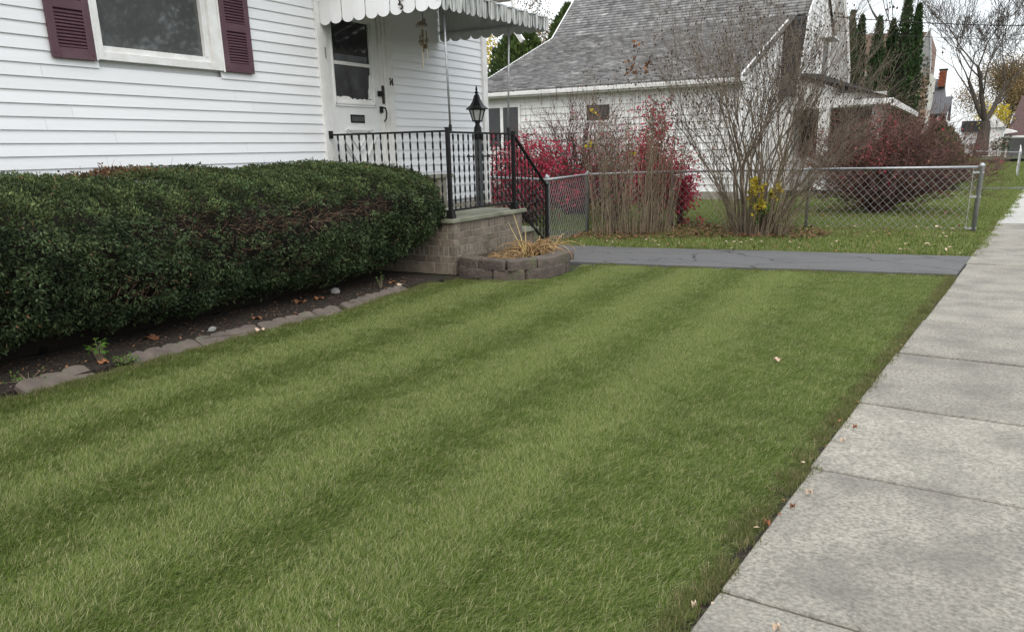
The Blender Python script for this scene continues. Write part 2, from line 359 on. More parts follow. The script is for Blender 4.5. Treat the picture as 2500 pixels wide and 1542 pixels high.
# sidewalk: slab by slab
swt = thing('sidewalk', None, None, (SWX(0), 0, 0)); swt['kind'] = 'structure'
joints = [-6.1, -4.9, -3.7, -2.5, -1.3, -.1, 1.10, 2.32, 3.54, 4.64, 5.92, 7.15, 8.38, 9.6, 10.8, 12.0, 13.2, 14.4, 15.4, 16.4, 17.6, 18.9, 20.2, 21.5, 22.8, 24.1, 25.4, 26.7, 28, 29.3, 30.6, 32, 34, 36, 38, 40, 44, 48, 54, 60]
for i in range(len(joints) - 1):
    a, b = joints[i] + .011, joints[i + 1] - .011
    dz = rng.normal() * .003; j0, j1 = rng.normal(size=2) * .012
    W_ = 1.52
    p = [(SWX(a) + j0, a), (SWX(a) + W_, a - .084 * W_), (SWX(b) + W_, b - .084 * W_), (SWX(b) + j0, b)]
    MB().prism(p, 'z', -.1, dz).build('slab', MT['concrete_new'] if 16 < joints[i] < 31 else MT['concrete'], swt, bevel=.006)
tag(MB().prism([(SWX(-6) + .02, -6), (SWX(-6) + 1.5, -6), (SWX(60) + 1.5, 60), (SWX(60) + .02, 60)], 'z', -.12, -.026).build('sidewalk_bed', MT['soil']), kind='structure')
# kerb, verge and street to the right of the frame
tag(MB().prism([(3.6, -40), (3.75, -40), (9.0, 90), (8.85, 90)], 'z', -.15, -.005).build('kerb', MT['concrete']), kind='structure')
tag(MB().prism([(3.752, -40), (12.5, -40), (17.5, 90), (9.002, 90)], 'z', -.3, -.12 + .1).build('road', MT['asphalt']), kind='structure')

# ================================================================== THE WHITE HOUSE
XW = -6.825
EXP = .1057
house = thing('white_house', 'white clapboard house with plum shutters behind the clipped yew hedge', 'house', (-6.9, 7, 0))
body = MB().box((-14, -6, 0), (XW - .06, 11.44, 3.75))
body.build('wall', MT['siding'], house)
MB().box((-6.9, -6, .02), (XW - .012, 11.44, .655)).build('foundation', MT['mortar'], house)
def board(y0, y1, z0, parent=house, x=XW, e=EXP, m='siding', lip=.016, ax='x', sgn=1, name='siding_board'):
    mb = MB()
    prof = [(x, z0), (x - lip * sgn, z0 + .004), (x - (lip + .01) * sgn, z0 + e + .012), (x - (lip - .001) * sgn, z0 + e + .012)]
    if ax == 'x':
        mb.add([(p[0], y0, p[1]) for p in prof] + [(p[0], y1, p[1]) for p in prof], [(0, 1, 2, 3), (7, 6, 5, 4), (0, 4, 5, 1), (1, 5, 6, 2), (2, 6, 7, 3), (3, 7, 4, 0)])
    else:
        mb.add([(y0, p[0], p[1]) for p in prof] + [(y1, p[0], p[1]) for p in prof], [(0, 1, 2, 3), (7, 6, 5, 4), (0, 4, 5, 1), (1, 5, 6, 2), (2, 6, 7, 3), (3, 7, 4, 0)])
    mb.build(name, MT[m], parent)
k0 = int((.66 - 1.3475) / EXP)
WIN = (4.78, 6.15, 2.285)
for k in range(k0, 22):
    z = 1.3475 + k * EXP
    spans = [(-6, 7.62), (9.05, 11.37)]
    if z + EXP > WIN[2] and z < 3.75:
        spans = [(-6, WIN[0]), (WIN[1], 7.62), (9.05, 11.37)]
    for a, b in spans:
        cuts = [a]; t = a + rng.uniform(1.2, 3.6)
        while t < b - .8: cuts.append(t); t += 3.66
        cuts.append(b)
        for c0, c1 in zip(cuts, cuts[1:]): board(c0 + .0012, c1 - .0012, z)
MB().box((-6.92, 11.372, .60), (-6.795, 11.50, 3.75)).build('corner_board', MT['trim'], house)
# eaves and roof (above the frame)
MB().box((-14, -6.4, 3.66), (-6.45, 11.85, 3.78)).build('soffit', MT['trim'], house)
rf = MB().prism([(-6.40, 3.78), (-10.4, 6.0), (-14.4, 3.78), (-14.4, 3.70), (-10.4, 5.9), (-6.40, 3.70)], 'y', -6.5, 11.9)
rf.build('roof', MT['roof_dark'], house)
MB().prism([(-6.7, 3.70), (-10.4, 5.85), (-14.2, 3.70)], 'y', 11.3, 11.42).build('gable', MT['siding'], house)
MB().bar((-6.33, 11.62, 3.19), (-6.20, 11.60, 3.03), .05, .07).build('downspout_elbow', MT['trim'], house)
MB().tube([(-6.40, 11.66, 3.66), (-6.36, 11.64, 3.4), (-6.33, 11.62, 3.18)], .03, 8).build('downspout', MT['trim'], house)

# window with casing, sash, pane
win = MB()
yo0, yo1, zo = 4.75, 6.18, 2.265; yi0, yi1, zi = 4.83, 6.055, 2.335; ZT = 3.62
win.box((XW - .06, yo0, zo), (XW + .022, yi0, ZT)); win.box((XW - .06, yi1, zo), (XW + .022, yo1, ZT))
win.box((XW - .06, yi0, zo), (XW + .020, yi1, zi)); win.box((XW - .06, yo0, ZT), (XW + .026, yo1, ZT + .09))
win.box((XW + .0225, yo1 - .018, zo - .012), (XW + .032, yo1 + .004, ZT)); win.box((XW + .0225, yo0 - .004, zo - .012), (XW + .032, yo0 + .015, ZT))
wino = win.build('window', MT['trim'], house, bevel=.003)
sash = MB()
sash.box((XW - .055, yi0 + .001, zi + .001), (XW - .012, yi1 - .001, zi + .052)); sash.box((XW - .055, yi0 + .001, zi + .052), (XW - .012, yi0 + .02, ZT - .002))
sash.box((XW - .055, yi1 - .075, zi + .052), (XW - .012, yi1 - .001, ZT - .002)); sash.box((XW - .055, yi0 + .02, ZT - .05), (XW - .012, yi1 - .075, ZT - .002))
sash.box((XW - .04, yi1 - .0745, zi + .0525), (XW - .002, yi1 - .05, ZT - .004))
sash.build('sash', MT['trim'], wino, bevel=.002)
MB().box((XW - .05, yi0 + .02, zi + .05), (XW - .046, yi1 - .075, ZT - .05)).build('pane', MT['pane'], wino)

# shutters, each with its louvres
def shutter(y0, y1, z0):
    H_ = 1.38; st = .068; fr = MB(); xf = XW + .006; xt = XW + .034
    fr.box((xf, y0, z0), (xt, y0 + st, z0 + H_)); fr.box((xf, y1 - st, z0), (xt, y1, z0 + H_))
    rails = [(0, .088), (.395, .475), (.79, .86), (H_ - .09, H_)]
    for a, b in rails: fr.box((xf, y0 + st, z0 + a), (xt - .001, y1 - st, z0 + b))
    fr.box((xf, y0 + st, z0 + .088), (xf + .004, y1 - st, z0 + H_ - .09))
    so = fr.build('shutter', MT['shutter'], house, bevel=.003)
    scr = MB()
    for yy in (y0 + .03, y1 - .03): scr.tube([(xt, yy, z0 + .04), (xt + .005, yy, z0 + .04)], .007, 8)
    scr.build('screw', MT['shutter'], so)
    w = y1 - y0 - 2 * st; lm = MB().prism([(xf + .004, 0), (xt - .004, -.012), (xt - .003, -.006), (xf + .005, .016)], 'y', -w / 2 + .0005, w / 2 - .0005)
    me = lm.mesh('louver', MT['shutter'], (xf, 0, 0))
    for a, b in ((.088, .395), (.475, .79), (.86, H_ - .09)):
        n = int((b - a) / .0272)
        for i in range(n): link('louver', me, so, (xf, (y0 + y1) / 2, z0 + a + .018 + i * (b - a - .012) / n))
shutter(4.345, 4.742, 2.248)
shutter(6.187, 6.580, 2.262)

# front door
dz0 = .70; XD = XW - .03
frm = MB()
for a, b, x in ((7.62, 7.69, XW + .022), (7.691, 7.745, XW + .012), (7.746, 7.81, XW - .005), (8.80, 8.862, XW - .005), (8.863, 8.925, XW + .012), (8.926, 9.05, XW + .022)):
    frm.box((XW - .08, a, .665), (x, b, 3.12))
frm.box((XW - .08, 7.62, 3.121), (XW + .022, 9.05, 3.22)); frm.box((XW - .09, 7.81, .66), (XW + .03, 8.80, .698))
frm.build('door_frame', MT['trim'], house, bevel=.003)
dr = MB(); gy0, gy1, gz0, gz1 = 7.925, 8.64, 2.045, 2.99
dr.box((XD - .04, 7.812, dz0), (XD, gy0, 3.11)); dr.box((XD - .04, gy1, dz0), (XD, 8.798, 3.11))
dr.box((XD - .04, gy0, dz0), (XD, gy1, gz0)); dr.box((XD - .04, gy0, gz1), (XD, gy1, 3.11))
door = dr.build('door', MT['door'], house)
mo = MB()
for a, b in (((gy0 - .03, gz0 - .045), (gy1 + .04, gz0 - .045)), ((gy0 - .03, gz0 - .02), (gy1 + .04, gz0 - .02))):
    mo.bar((XD + .006, *a), (XD + .006, *b), .02, .018)
mo.bar((XD + .006, gy0 - .02, gz0 - .045), (XD + .006, gy0 - .02, 3.0), .018, .02, upv=(1, 0, 0)); mo.bar((XD + .006, gy1 + .03, gz0 - .045), (XD + .006, gy1 + .03, 3.0), .018, .02, upv=(1, 0, 0))
mo.build('glazing_bead', MT['door'], door)
MB().box((XD - .03, gy0, gz0), (XD - .026, gy1, gz1)).build('pane', MT['door_pane'], door)
MB().box((XD - .024, gy0, 2.475), (XD - .006, gy1, 2.515)).build('meeting_rail', MT['trim'], door)
# torn film round the lower pane
tape = MB(); n = 22; prev = None
ysn = np.linspace(gy0, gy1, n); hs = .03 + .022 * rng.random(n); hs[:9] += .02
tape.prism([(gy0, gz0), (gy1, gz0)] + [(float(ysn[i]), float(gz0 + hs[i])) for i in range(n - 1, -1, -1)], 'x', XD - .0255, XD - .02)
zsn = np.linspace(gz0 + .05, gz0 + .34, 10); ws = .02 + .045 * (1 - np.linspace(0, 1, 10)) * rng.uniform(.7, 1.2, 10)
tape.prism([(gy1, float(zsn[0])), (gy1, float(zsn[-1]))] + [(float(gy1 - ws[i]), float(zsn[i])) for i in range(9, -1, -1)], 'x', XD - .0255, XD - .019)
tape.build('torn_film', MT['trim'], door)
# sheer scalloped curtain behind the upper pane
cu_ = MB(); pts = [(gy0 + .02, 2.99)]
sc_ = []
for i in range(4):
    for j in range(8):
        u = j / 7; sc_.append((gy0 + .03 + (i + u) * .165, 2.66 + .06 * (2 * u - 1) ** 2 - .02 * (u > .5)))
cu_.prism([(gy0 + .03, 2.60), (gy0 + .69, 2.60)] + sc_[::-1], 'x', XD - .0258, XD - .0252)
MT['lace'] = mat('lace', (.055, .057, .056), (.03, .031, .031), 35, .9)
cu_.build('curtain', MT['lace'], door)
ms = MB(); ms.box((XD, 8.165, 1.795), (XD + .010, 8.44, 1.895)); slot = ms.build('mail_slot', MT['iron'], door, bevel=.003)
MB().box((XD + .010, 8.185, 1.812), (XD + .016, 8.42, 1.872)).build('flap', MT['grille'], slot, bevel=.002)
# cross-buck mouldings
cbm = MB(); cy, cz = 8.30, 1.30
def tri(a, b, c):
    for p, q in ((a, b), (b, c), (c, a)): cbm.bar((XD + .010, *p), (XD + .010, *q), .024, .034, upv=(1, 0, 0))
    g_ = ((a[0] + b[0] + c[0]) / 3, (a[1] + b[1] + c[1]) / 3)
    s_ = [(g_[0] + (p[0] - g_[0]) * .72, g_[1] + (p[1] - g_[1]) * .72) for p in (a, b, c)]
    for p, q in zip(s_, s_[1:] + s_[:1]): cbm.bar((XD + .007, *p), (XD + .007, *q), .016, .022, upv=(1, 0, 0))
tri((8.06, 1.71), (8.56, 1.71), (8.31, 1.45)); tri((7.98, 1.62), (7.98, 1.00), (8.24, 1.31)); tri((8.64, 1.62), (8.64, 1.00), (8.38, 1.31)); tri((8.06, .92), (8.56, .92), (8.31, 1.17))
cbm.build('moulding', MT['door'], door)
lk = MB(); lk.box((XD, 8.742, 2.135), (XD + .05, 8.805, 2.20)); lk.tube([(XD + .05, 8.77, 2.168), (XD + .075, 8.77, 2.168)], .018, 10)
lk.build('lock', MT['iron'], door, bevel=.004)
hd = MB(); hd.box((XW - .004, 8.80, 2.045), (XW + .012, 8.84, 2.27)); hd.build('strike_plate', MT['rust'], door)
hd = MB(); hd.box((XD, 8.765, 1.93), (XD + .03, 8.81, 2.01)); hd.tube([(XD + .03, 8.79, 2.00), (XD + .075, 8.80, 1.985), (XD + .085, 8.805, 1.93), (XD + .08, 8.80, 1.86), (XD + .05, 8.79, 1.815)], [.011, .012, .011, .010, .009], 8)
hd.build('handle', MT['iron'], door)
hg = MB(); hg.box((XW - .004, 7.76, 2.52), (XW + .004, 7.775, 2.64)); hg.build('hinge', MT['steel'], door)
# house number 14
num = MB(); xn = XW + .022
def stroke(pts, w):
    for p, q in zip(pts, pts[1:]): num.bar((xn + .004, *p), (xn + .004, *q), w, .008, upv=(1, 0, 0))
y0, z0, hN = 8.962, 2.285, .088
stroke([(y0, z0), (y0, z0 + hN)], .013); stroke([(y0 - .016, z0 + .002), (y0 + .016, z0 + .002)], .009); stroke([(y0 - .017, z0 + hN - .018), (y0, z0 + hN - .002)], .009)
y0 = 9.012
stroke([(y0, z0 - .004), (y0, z0 + hN - .004)], .013); stroke([(y0 - .014, z0 - .002), (y0 + .014, z0 - .002)], .009)
stroke([(y0 - .036, z0 + .024), (y0 + .016, z0 + .024)], .009); stroke([(y0 - .034, z0 + .024), (y0 - .001, z0 + hN - .006)], .009)
num.build('house_number', MT['iron'], house)

# ================================================================== PORCH
XF = -5.22
porch = thing('porch', 'brick porch with a mossy concrete slab at the front door', 'porch', (-6.0, 8.8, 0))
MB().box((-6.825, 7.90, .600), (XF + .03, 9.745, .648)).build('slab', MT['slab'], porch, bevel=.006)
MB().box((-6.822, 7.9495, 0), (XF - .0045, 9.6485, .598)).build('core', MT['mortar'], porch)
brick_mesh = {}
def brick_piece(L, Wd, H_):
    key = (round(L, 3), round(Wd, 3), round(H_, 3))
    if key not in brick_mesh:
        brick_mesh[key] = [MB().box((-L / 2, -Wd / 2, -H_ / 2), (L / 2, Wd / 2, H_ / 2)).mesh('brick', MT['brick'], bevel=.004)]
    return brick_mesh[key][0]
rows = [(.490, .590, 1), (.408, .483, 0), (.326, .401, 0), (.208, .319, 1), (.126, .201, 0), (-.02, .119, 0)]
for ri, (za, zb, sol) in enumerate(rows):
    h_ = zb - za; zc = (za + zb) / 2
    for face in ('front', 'left'):
        a0, a1 = (7.945, 9.65) if face == 'front' else (-6.82, XF)
        bw = .062 if sol else .205; gap = .010
        t = a0 - (0 if (sol or ri % 2) else .107)
        while t < a1 - .02:
            s_, e_ = max(t, a0), min(t + bw, a1)
            if e_ - s_ > .025:
                if face == 'front':
                    o = link('brick', brick_piece(.05, e_ - s_, h_), porch, (XF - .025 + rng.normal() * .0018, (s_ + e_) / 2, zc))
                elif e_ < XF - .052 or True:
                    e2 = min(e_, XF - .052)
                    if e2 - s_ > .02: link('brick', brick_piece(e2 - s_, .05, h_), porch, ((s_ + e2) / 2, 7.945 + .025 + rng.normal() * .0018, zc))
            t += bw + gap
# step on the right of the slab
stp = MB().box((-6.5, 9.75, .305), (-5.28, 10.28, .352)).build('step', MT['slab'], porch, bevel=.006)
MB().box((-6.45, 9.66, 0), (-5.34, 10.22, .303)).build('riser', MT['brick'], porch)
# stub of grey masonry showing past the hedge against the wall
pier = MB().box((-6.80, 9.72, .66), (-6.62, 9.93, 1.055)).build('pier', MT['mortar'], porch)
MB().box((-6.80, 9.60, 1.056), (-6.58, 10.10, 1.105)).build('cap', MT['slab'], pier, bevel=.004)

# ================================================================== IRON RAILING
XR = XF - .06
rail = thing('porch_railing', 'black wrought iron railing with twisted balusters on the porch', 'railing', (XR, 8.0, .648))
c0 = (XR, 7.985); c1 = (XR, 9.55); c2 = (XR, 10.53)
def post(x, y, z0, z1, w=.044):
    p = MB(); p.box((x - w / 2, y - w / 2, z0), (x + w / 2, y + w / 2, z1)); p.box((x - w / 2 - .006, y - w / 2 - .006, z1 + .0), (x + w / 2 + .006, y + w / 2 + .006, z1 + .016))
    po = p.build('post', MT['iron'], rail, bevel=.002)
    MB().prism([(x - .052, z0), (x + .052, z0), (x + .046, z0 + .02), (x + .034, z0 + .10), (x - .034, z0 + .10), (x - .046, z0 + .02)], 'y', y - .04, y + .04).build('shoe', MT['iron'], po)
post(*c0, .648, 1.672); post(*c1, .648, 1.64); post(*c2, 0, .925)
def twb(p0, p1, rot): MB().twist(p0, p1,   .024, .0055, 3.6, 46, rot).build('baluster', MT['iron'], rail)
lw = (XW + .03, 7.70)
MB().bar((lw[0], lw[1], 1.642), (c0[0], c0[1], 1.645), .042, .022).build('top_rail', MT['iron'], rail, bevel=.002)
MB().box((XW + .022, 7.672, 1.60), (XW + .05, 7.73, 1.69)).build('wall_bracket', MT['iron'], rail, bevel=.004)
MB().bar((lw[0], lw[1], .735), (c0[0], c0[1], .738), .03, .018).build('bottom_rail', MT['iron'], rail)
MB().bar((c0[0], c0[1], 1.632), (c1[0], c1[1], 1.622), .042, .022).build('top_rail', MT['iron'], rail, bevel=.002)
MB().bar((c0[0], c0[1], .742), (c1[0], c1[1], .742), .032, .022).build('bottom_rail', MT['iron'], rail)
MB().bar((c1[0], c1[1], 1.62), (c2[0], c2[1], .905), .042, .022).build('handrail', MT['iron'], rail, bevel=.002)
MB().bar((c1[0], c1[1], .72), (c2[0], c2[1], .08), .032, .022).build('bottom_rail', MT['iron'], rail)
for i in range(1, 16):
    u = i / 16; twb((lw[0] + (c0[0] - lw[0]) * u, lw[1] + (c0[1] - lw[1]) * u, .745), (lw[0] + (c0[0] - lw[0]) * u, lw[1] + (c0[1] - lw[1]) * u, 1.633), .5)
for i in range(1, 14):
    u = i / 14; y = c0[1] + (c1[1] - c0[1]) * u; twb((XR, y, .752), (XR, y, 1.615), .9)
for i in range(1, 9):
    u = i / 9; y = c1[1] + (c2[1] - c1[1]) * u; twb((XR, y, .73 - .64 * u), (XR, y, 1.60 - .715 * u), .9)

# ================================================================== AWNING
aw = thing('awning', 'white scalloped aluminium awning over the front door, weathered on its street side', 'awning', (XW, 8.9, 3.0))
XA = -5.10; YA0, YA1 = 7.70, 10.22
def tabpoly(w, z0, z1, n=7):
    r = w / 2; pts = [(-r, z1), (r, z1)]
    rise = min(r, .058)
    for i in range(n + 1):
        a = math.pi * i / n; pts.append((r * math.cos(a), z0 + rise - rise * math.sin(a)))
    return pts
nL = 10; wL = (XA - XW) / nL
for i in range(nL):
    xc = XW + .012 + wL * (i + .5); top = 3.62 - (i + .5) * .052
    MB().prism([(xc + p[0], p[1]) for p in tabpoly(wL * .985, 2.865 + .002 * i, top)], 'y', YA0 - .010 * (i % 2) - .004, YA0 - .010 * (i % 2)).build('valance_tab', MT['awning'], aw)
    MB().prism([(xc + p[0], p[1]) for p in tabpoly(wL * 1.03, 2.925, top)], 'y', YA1 + .010 * (i % 2), YA1 + .010 * (i % 2) + .004).build('valance_tab', MT['awning_shaded'], aw)
nF = 18; wF = (YA1 - YA0) / nF
for i in range(nF):
    yc = YA0 + wF * (i + .5); off = .014 * (i % 2); mb = MB()
    mb.prism([(yc + p[0], p[1]) for p in tabpoly(wF * .99, 2.875 + .003 * i, 3.085)], 'x', XA + off, XA + off + .004)
    for s_ in (-.5, .5): mb.box((XA + off - .010, yc + s_ * wF * .97 - .002, 2.94 + .003 * i), (XA + off + .012, yc + s_ * wF * .97 + .002, 3.085))
    mb.build('valance_tab', MT['awning_dirty'], aw)
    off2 = .012 * (i % 2)
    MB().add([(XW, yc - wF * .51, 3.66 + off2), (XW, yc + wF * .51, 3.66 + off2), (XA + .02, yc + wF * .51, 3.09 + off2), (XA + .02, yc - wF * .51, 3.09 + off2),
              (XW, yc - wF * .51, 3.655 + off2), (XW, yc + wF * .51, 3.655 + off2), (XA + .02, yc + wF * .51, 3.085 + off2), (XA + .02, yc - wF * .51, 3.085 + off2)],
             [(0, 1, 2, 3), (7, 6, 5, 4), (0, 4, 5, 1), (1, 5, 6, 2), (2, 6, 7, 3), (3, 7, 4, 0)]).build('roof_slat', MT['awning_shaded'], aw)
fr = MB(); fr.bar((XA - .03, YA0 + .02, 3.02), (XA - .03, YA1 - .02, 3.05), .03, .03); fr.bar((XW + .03, YA1 - .03, 3.05), (XA - .03, YA1 - .03, 3.05), .03, .03)
fr.bar((XW + .03, YA0 + .03, 3.02), (XA - .03, YA0 + .03, 3.02), .03, .03)
for u in (.33, .66): fr.bar((XW + .02, YA0 + (YA1 - YA0) * u, 3.62), (XA - .03, YA0 + (YA1 - YA0) * u, 3.06), .025, .03)
fr.bar(((XW + XA) / 2, YA0 + .03, 3.33), ((XW + XA) / 2, YA1 - .03, 3.33), .025, .025)
fr.build('frame', MT['steel'], aw)
for (ya, za), (yb, zb) in (((7.985, 2.98), (8.05, 1.665)), ((9.47, 3.0), (9.43, 1.65))):
    po = MB().tube([(XR + .02, ya, za), (XR - .0, yb, zb)], .0125, 10).build('pole', MT['steel'], aw, smooth=True)
    MB().tube([(XR, yb, zb - .02), (XR, yb, zb + .05)], .019, 10).build('foot', MT['iron'], po)
def scroll(xc, zc, s=.055):
    pts = []
    for i in range(22):
        a = -1.2 + i * .26; r = s * (.35 + .03 * i) * .7; pts.append((xc + r * math.cos(a), YA0 - .03, zc + .03 + r * math.sin(a) * .9))
    for i in range(14):
        a = 2.4 - i * .3; r = s * .55; pts.append((xc - .02 + r * math.cos(a), YA0 - .03, zc - .05 + r * math.sin(a) * .8))
    MB().tube(pts, .009, 6).build('scroll', MT['rust'], aw)
scroll(XW + wL * 7.1, 3.0); scroll(XA - .03, 3.06)

# wind chime
ch = thing('wind_chime', 'wind chime of shells and hanging tubes under the awning', 'wind chime', (-6.12, 8.75, 3.0))
cx, cy = -6.10, 8.78
MB().tube([(cx, cy, 3.28), (cx, cy, 2.98)], .004, 6).build('cord', MT['rust'], ch)
c_ = MB(); c_.lathe([(.005, 2.985), (.05, 2.965), (.078, 2.925), (.080, 2.918), (.03, 2.93)], cx - .02, cy, 14); c_.build('shell_dish', MT['chime_shell'], ch, smooth=True)
MB().lathe([(.004, 3.005), (.022, 2.995), (.026, 2.975), (.020, 2.955), (.004, 2.95)], cx + .03, cy - .02, 10).build('bead', MT['chime_shell'], ch, smooth=True)
for dx, dy, z0, z1, m, r in ((-.025, 0, 2.44, 2.90, 'chime_tube', .011), (.03, .02, 2.55, 2.84, 'chime_tube', .009), (.012, -.03, 2.62, 2.88, 'chime', .010), (.05, -.01, 2.66, 2.86, 'chime', .008)):
    MB().tube([(cx + dx, cy + dy, z0), (cx + dx, cy + dy, z1)], r, 8).build('tube', MT[m], ch)
for q in range(9):
    a = rng.uniform(0, 6.28); z = 2.69 + .012 * q
    MB().lathe([(.003, z - .028), (.024, z - .008), (.022, z + .012), (.004, z + .03)], cx + .045 * math.cos(a), cy + .045 * math.sin(a), 7).build('shell', MT['chime_shell' if q % 3 else 'chime'], ch)

# lamp post
lx, ly = -6.17, 10.12
lp = thing('lamp_post', 'black lantern on a square weathered post beside the porch', 'lamp post', (lx, ly, 0))
MB().box((lx - .042, ly - .042, 0), (lx + .042, ly + .042, 1.60)).build('post', MT['lamppost'], lp, bevel=.006)
MB().lathe([(.056, 1.58), (.058, 1.70), (.048, 1.72), (.056, 1.735), (.040, 1.76), (.030, 1.79), (.045, 1.815), (.030, 1.825)], lx, ly, 14).build('collar', MT['iron'], lp, smooth=True)
cb = MB().tube([(lx - .13, ly - .07, 1.345), (lx + .13, ly + .07, 1.345)], .010, 8)
for s_ in (-1, 1): cb.lathe([(.004, 1.325), (.022, 1.335), (.024, 1.35), (.014, 1.366), (.004, 1.37)], lx + s_ * .13, ly + s_ * .07, 8)
cb.build('ladder_rest', MT['iron'], lp, smooth=True)
A4 = yaw + math.pi / 4 + .25
def sq(r, z, k=4): return [(lx + r * math.cos(A4 + 2 * math.pi * i / k), ly + r * math.sin(A4 + 2 * math.pi * i / k), z) for i in range(k)]
cage = MB()
lo, hi_ = sq(.062, 1.83, 6), sq(.112, 1.985, 6)
for i in range(6):
    cage.tube([lo[i], hi_[i]], .009, 6); cage.tube([lo[i], lo[(i + 1) % 6]], .009, 6); cage.tube([hi_[i], hi_[(i + 1) % 6]], .010, 6)
cage.lathe([(.02, 1.815), (.075, 1.822), (.075, 1.832), (.02, 1.833)], lx, ly, 6, rot=A4)
cage.build('cage', MT['iron'], lp)
for i in range(6):
    j = (i + 1) % 6; c_ = .93
    sh = lambda p: (lx + (p[0] - lx) * c_, ly + (p[1] - ly) * c_, p[2])
    MB().add([sh(lo[i]), sh(lo[j]), sh(hi_[j]), sh(hi_[i])] + [(lx + (p[0] - lx) * .90, ly + (p[1] - ly) * .90, p[2]) for p in (lo[i], lo[j], hi_[j], hi_[i])],
             [(0, 1, 2, 3), (7, 6, 5, 4), (0, 4, 5, 1), (1, 5, 6, 2), (2, 6, 7, 3), (3, 7, 4, 0)]).build('pane', MT['glass_lamp'], lp)
MB().lathe([(.158, 1.985), (.160, 1.995), (.10, 2.04), (.062, 2.10), (.040, 2.165), (.034, 2.18)], lx, ly, 6, rot=A4).build('cap', MT['iron'], lp)
MB().lathe([(.034, 2.18), (.014, 2.19), (.030, 2.215), (.010, 2.235), (.018, 2.25), (.003, 2.31)], lx, ly, 10).build('finial', MT['iron'], lp)

# ================================================================== STONE PLANTER RING
pl = thing('stone_planter', 'low curved planter of two courses of dark stone blocks by the porch', 'planter', (-4.6, 8.5, 0))
arc = [Vector(p) for p in ((-5.16, 7.93), (-4.86, 7.80), (-4.55, 7.76), (-4.30, 7.84), (-4.14, 8.06), (-4.08, 8.36), (-4.09, 8.68), (-4.20, 8.96), (-4.42, 9.14), (-4.75, 9.20), (-5.1, 9.20))]
def along(t):
    for a, b in zip(arc, arc[1:]):
        l = (b - a).length
        if t <= l: return a.lerp(b, t / l), (b - a).normalized()
        t -= l
    return arc[-1], (arc[-1] - arc[-2]).normalized()
tot = sum((b - a).length for a, b in zip(arc, arc[1:]))
def stone_block(t0, t1, z0, z1, inset=0.):
    pm, d = along((t0 + t1) / 2); L = (t1 - t0) - .012; nrm = Vector((d.y, -d.x)); dp = .19
    out_ = [(-L / 2, 0), (-L / 2 + .02, .022), (-L * .15, .034), (L * .2, .032), (L / 2 - .02, .02), (L / 2, 0), (L * .36, -dp), (-L * .36, -dp)]
    out_ = [(a, c + rng.normal() * .004) for a, c in out_]
    poly = [tuple(pm + d * a + nrm * (c - inset)) for a, c in out_]
    mb = MB(); n = len(poly); zt = z1 + rng.normal() * .004
    cen = Vector(pm) - nrm * .08
    rg = [(1.0, z0), (1.015, z0 + (zt - z0) * .5), (.99, zt - .012), (.93, zt)]
    vs = [(cen.x + (p[0] - cen.x) * s_, cen.y + (p[1] - cen.y) * s_, z) for s_, z in rg for p in poly]
    fs = [(k * n + i, k * n + (i + 1) % n, (k + 1) * n + (i + 1) % n, (k + 1) * n + i) for k in range(3) for i in range(n)] + [tuple(range(n - 1, -1, -1)), tuple(3 * n + i for i in range(n))]
    mb.add(vs, fs); mb.build('stone_block', MT['block'], pl, loc=(pm.x, pm.y, z0))
nb = 8; bl = tot / nb
for i in range(nb): stone_block(i * bl, (i + 1) * bl, .104, .212, .008)
for i in range(nb): stone_block(max(0, (i - .45) * bl), min(tot, (i + .55) * bl), -.02, .101, 0.)
MB().prism([(-5.2, 7.98), (-4.7, 7.9), (-4.3, 8.05), (-4.2, 8.5), (-4.3, 8.95), (-4.7, 9.1), (-5.2, 9.1)], 'z', 0, .165).build('soil_fill', MT['soil'], pl)

# dried plant in the planter
def strap_leaf(segs, base, az, L, lean, droop, r=.006):
    p = np.array(base, float); n = 7; el = lean
    for i in range(n):
        d = np.array([math.cos(az) * math.cos(el), math.sin(az) * math.cos(el), math.sin(el)]); q = p + d * L / n
        if math.hypot(q[0] + 4.65, q[1] - 8.5) < .62: q[2] = max(q[2], .19 + .03 * rng.random())
        segs.append([*p, *q, r * (1 - i / n * .7), r * (1 - (i + 1) / n * .75)]); p = q; el -= droop / n; az += rng.normal() * .1
dp = thing('dried_daylily', 'clump of dried tan and orange strap leaves in the stone planter', 'plant', (-4.6, 8.6, .14))
sg = []
for i in range(110):
    a = rng.uniform(0, 6.28); strap_leaf(sg, (-4.55 + rng.normal() * .08, 8.72 + rng.normal() * .12, .14), a, rng.uniform(.3, .62), rng.uniform(.8, 1.45), rng.uniform(1.9, 3.2), .0085)
for i in range(70):
    a = rng.uniform(0, 6.28); strap_leaf(sg, (-4.62 + rng.normal() * .12, 8.15 + rng.normal() * .12, .14), a, rng.uniform(.15, .33), rng.uniform(.3, 1.1), rng.uniform(1.5, 3), .004)
for i in range(26):
    strap_leaf(sg, (-4.42 + rng.normal() * .03, 8.0 + rng.normal() * .05, .175), rng.uniform(-2.2, -.6), rng.uniform(.12, .25), .2, 2.6, .0045)
V, F = segs_mesh(sg); np_obj('strap_leaves', V, F, MT['straw'], dp,  np.repeat(rng.uniform(.45, 1.25, len(V) // 6 // 7 + 1), 21)[:len(F)])
sg = []
for a, L, e in ((2.6, .55, 1.15), (3.1, .48, 1.0), (2.0, .38, 1.3), (2.9, .3, .8)): strap_leaf(sg, (-4.58, 8.55, .16), a, L, e, -.05, .0085)
V, F = segs_mesh(sg, 4); np_obj('pale_stalk', V, F, MT['straw_pale'], dp, np.ones(len(F)))
sg = []
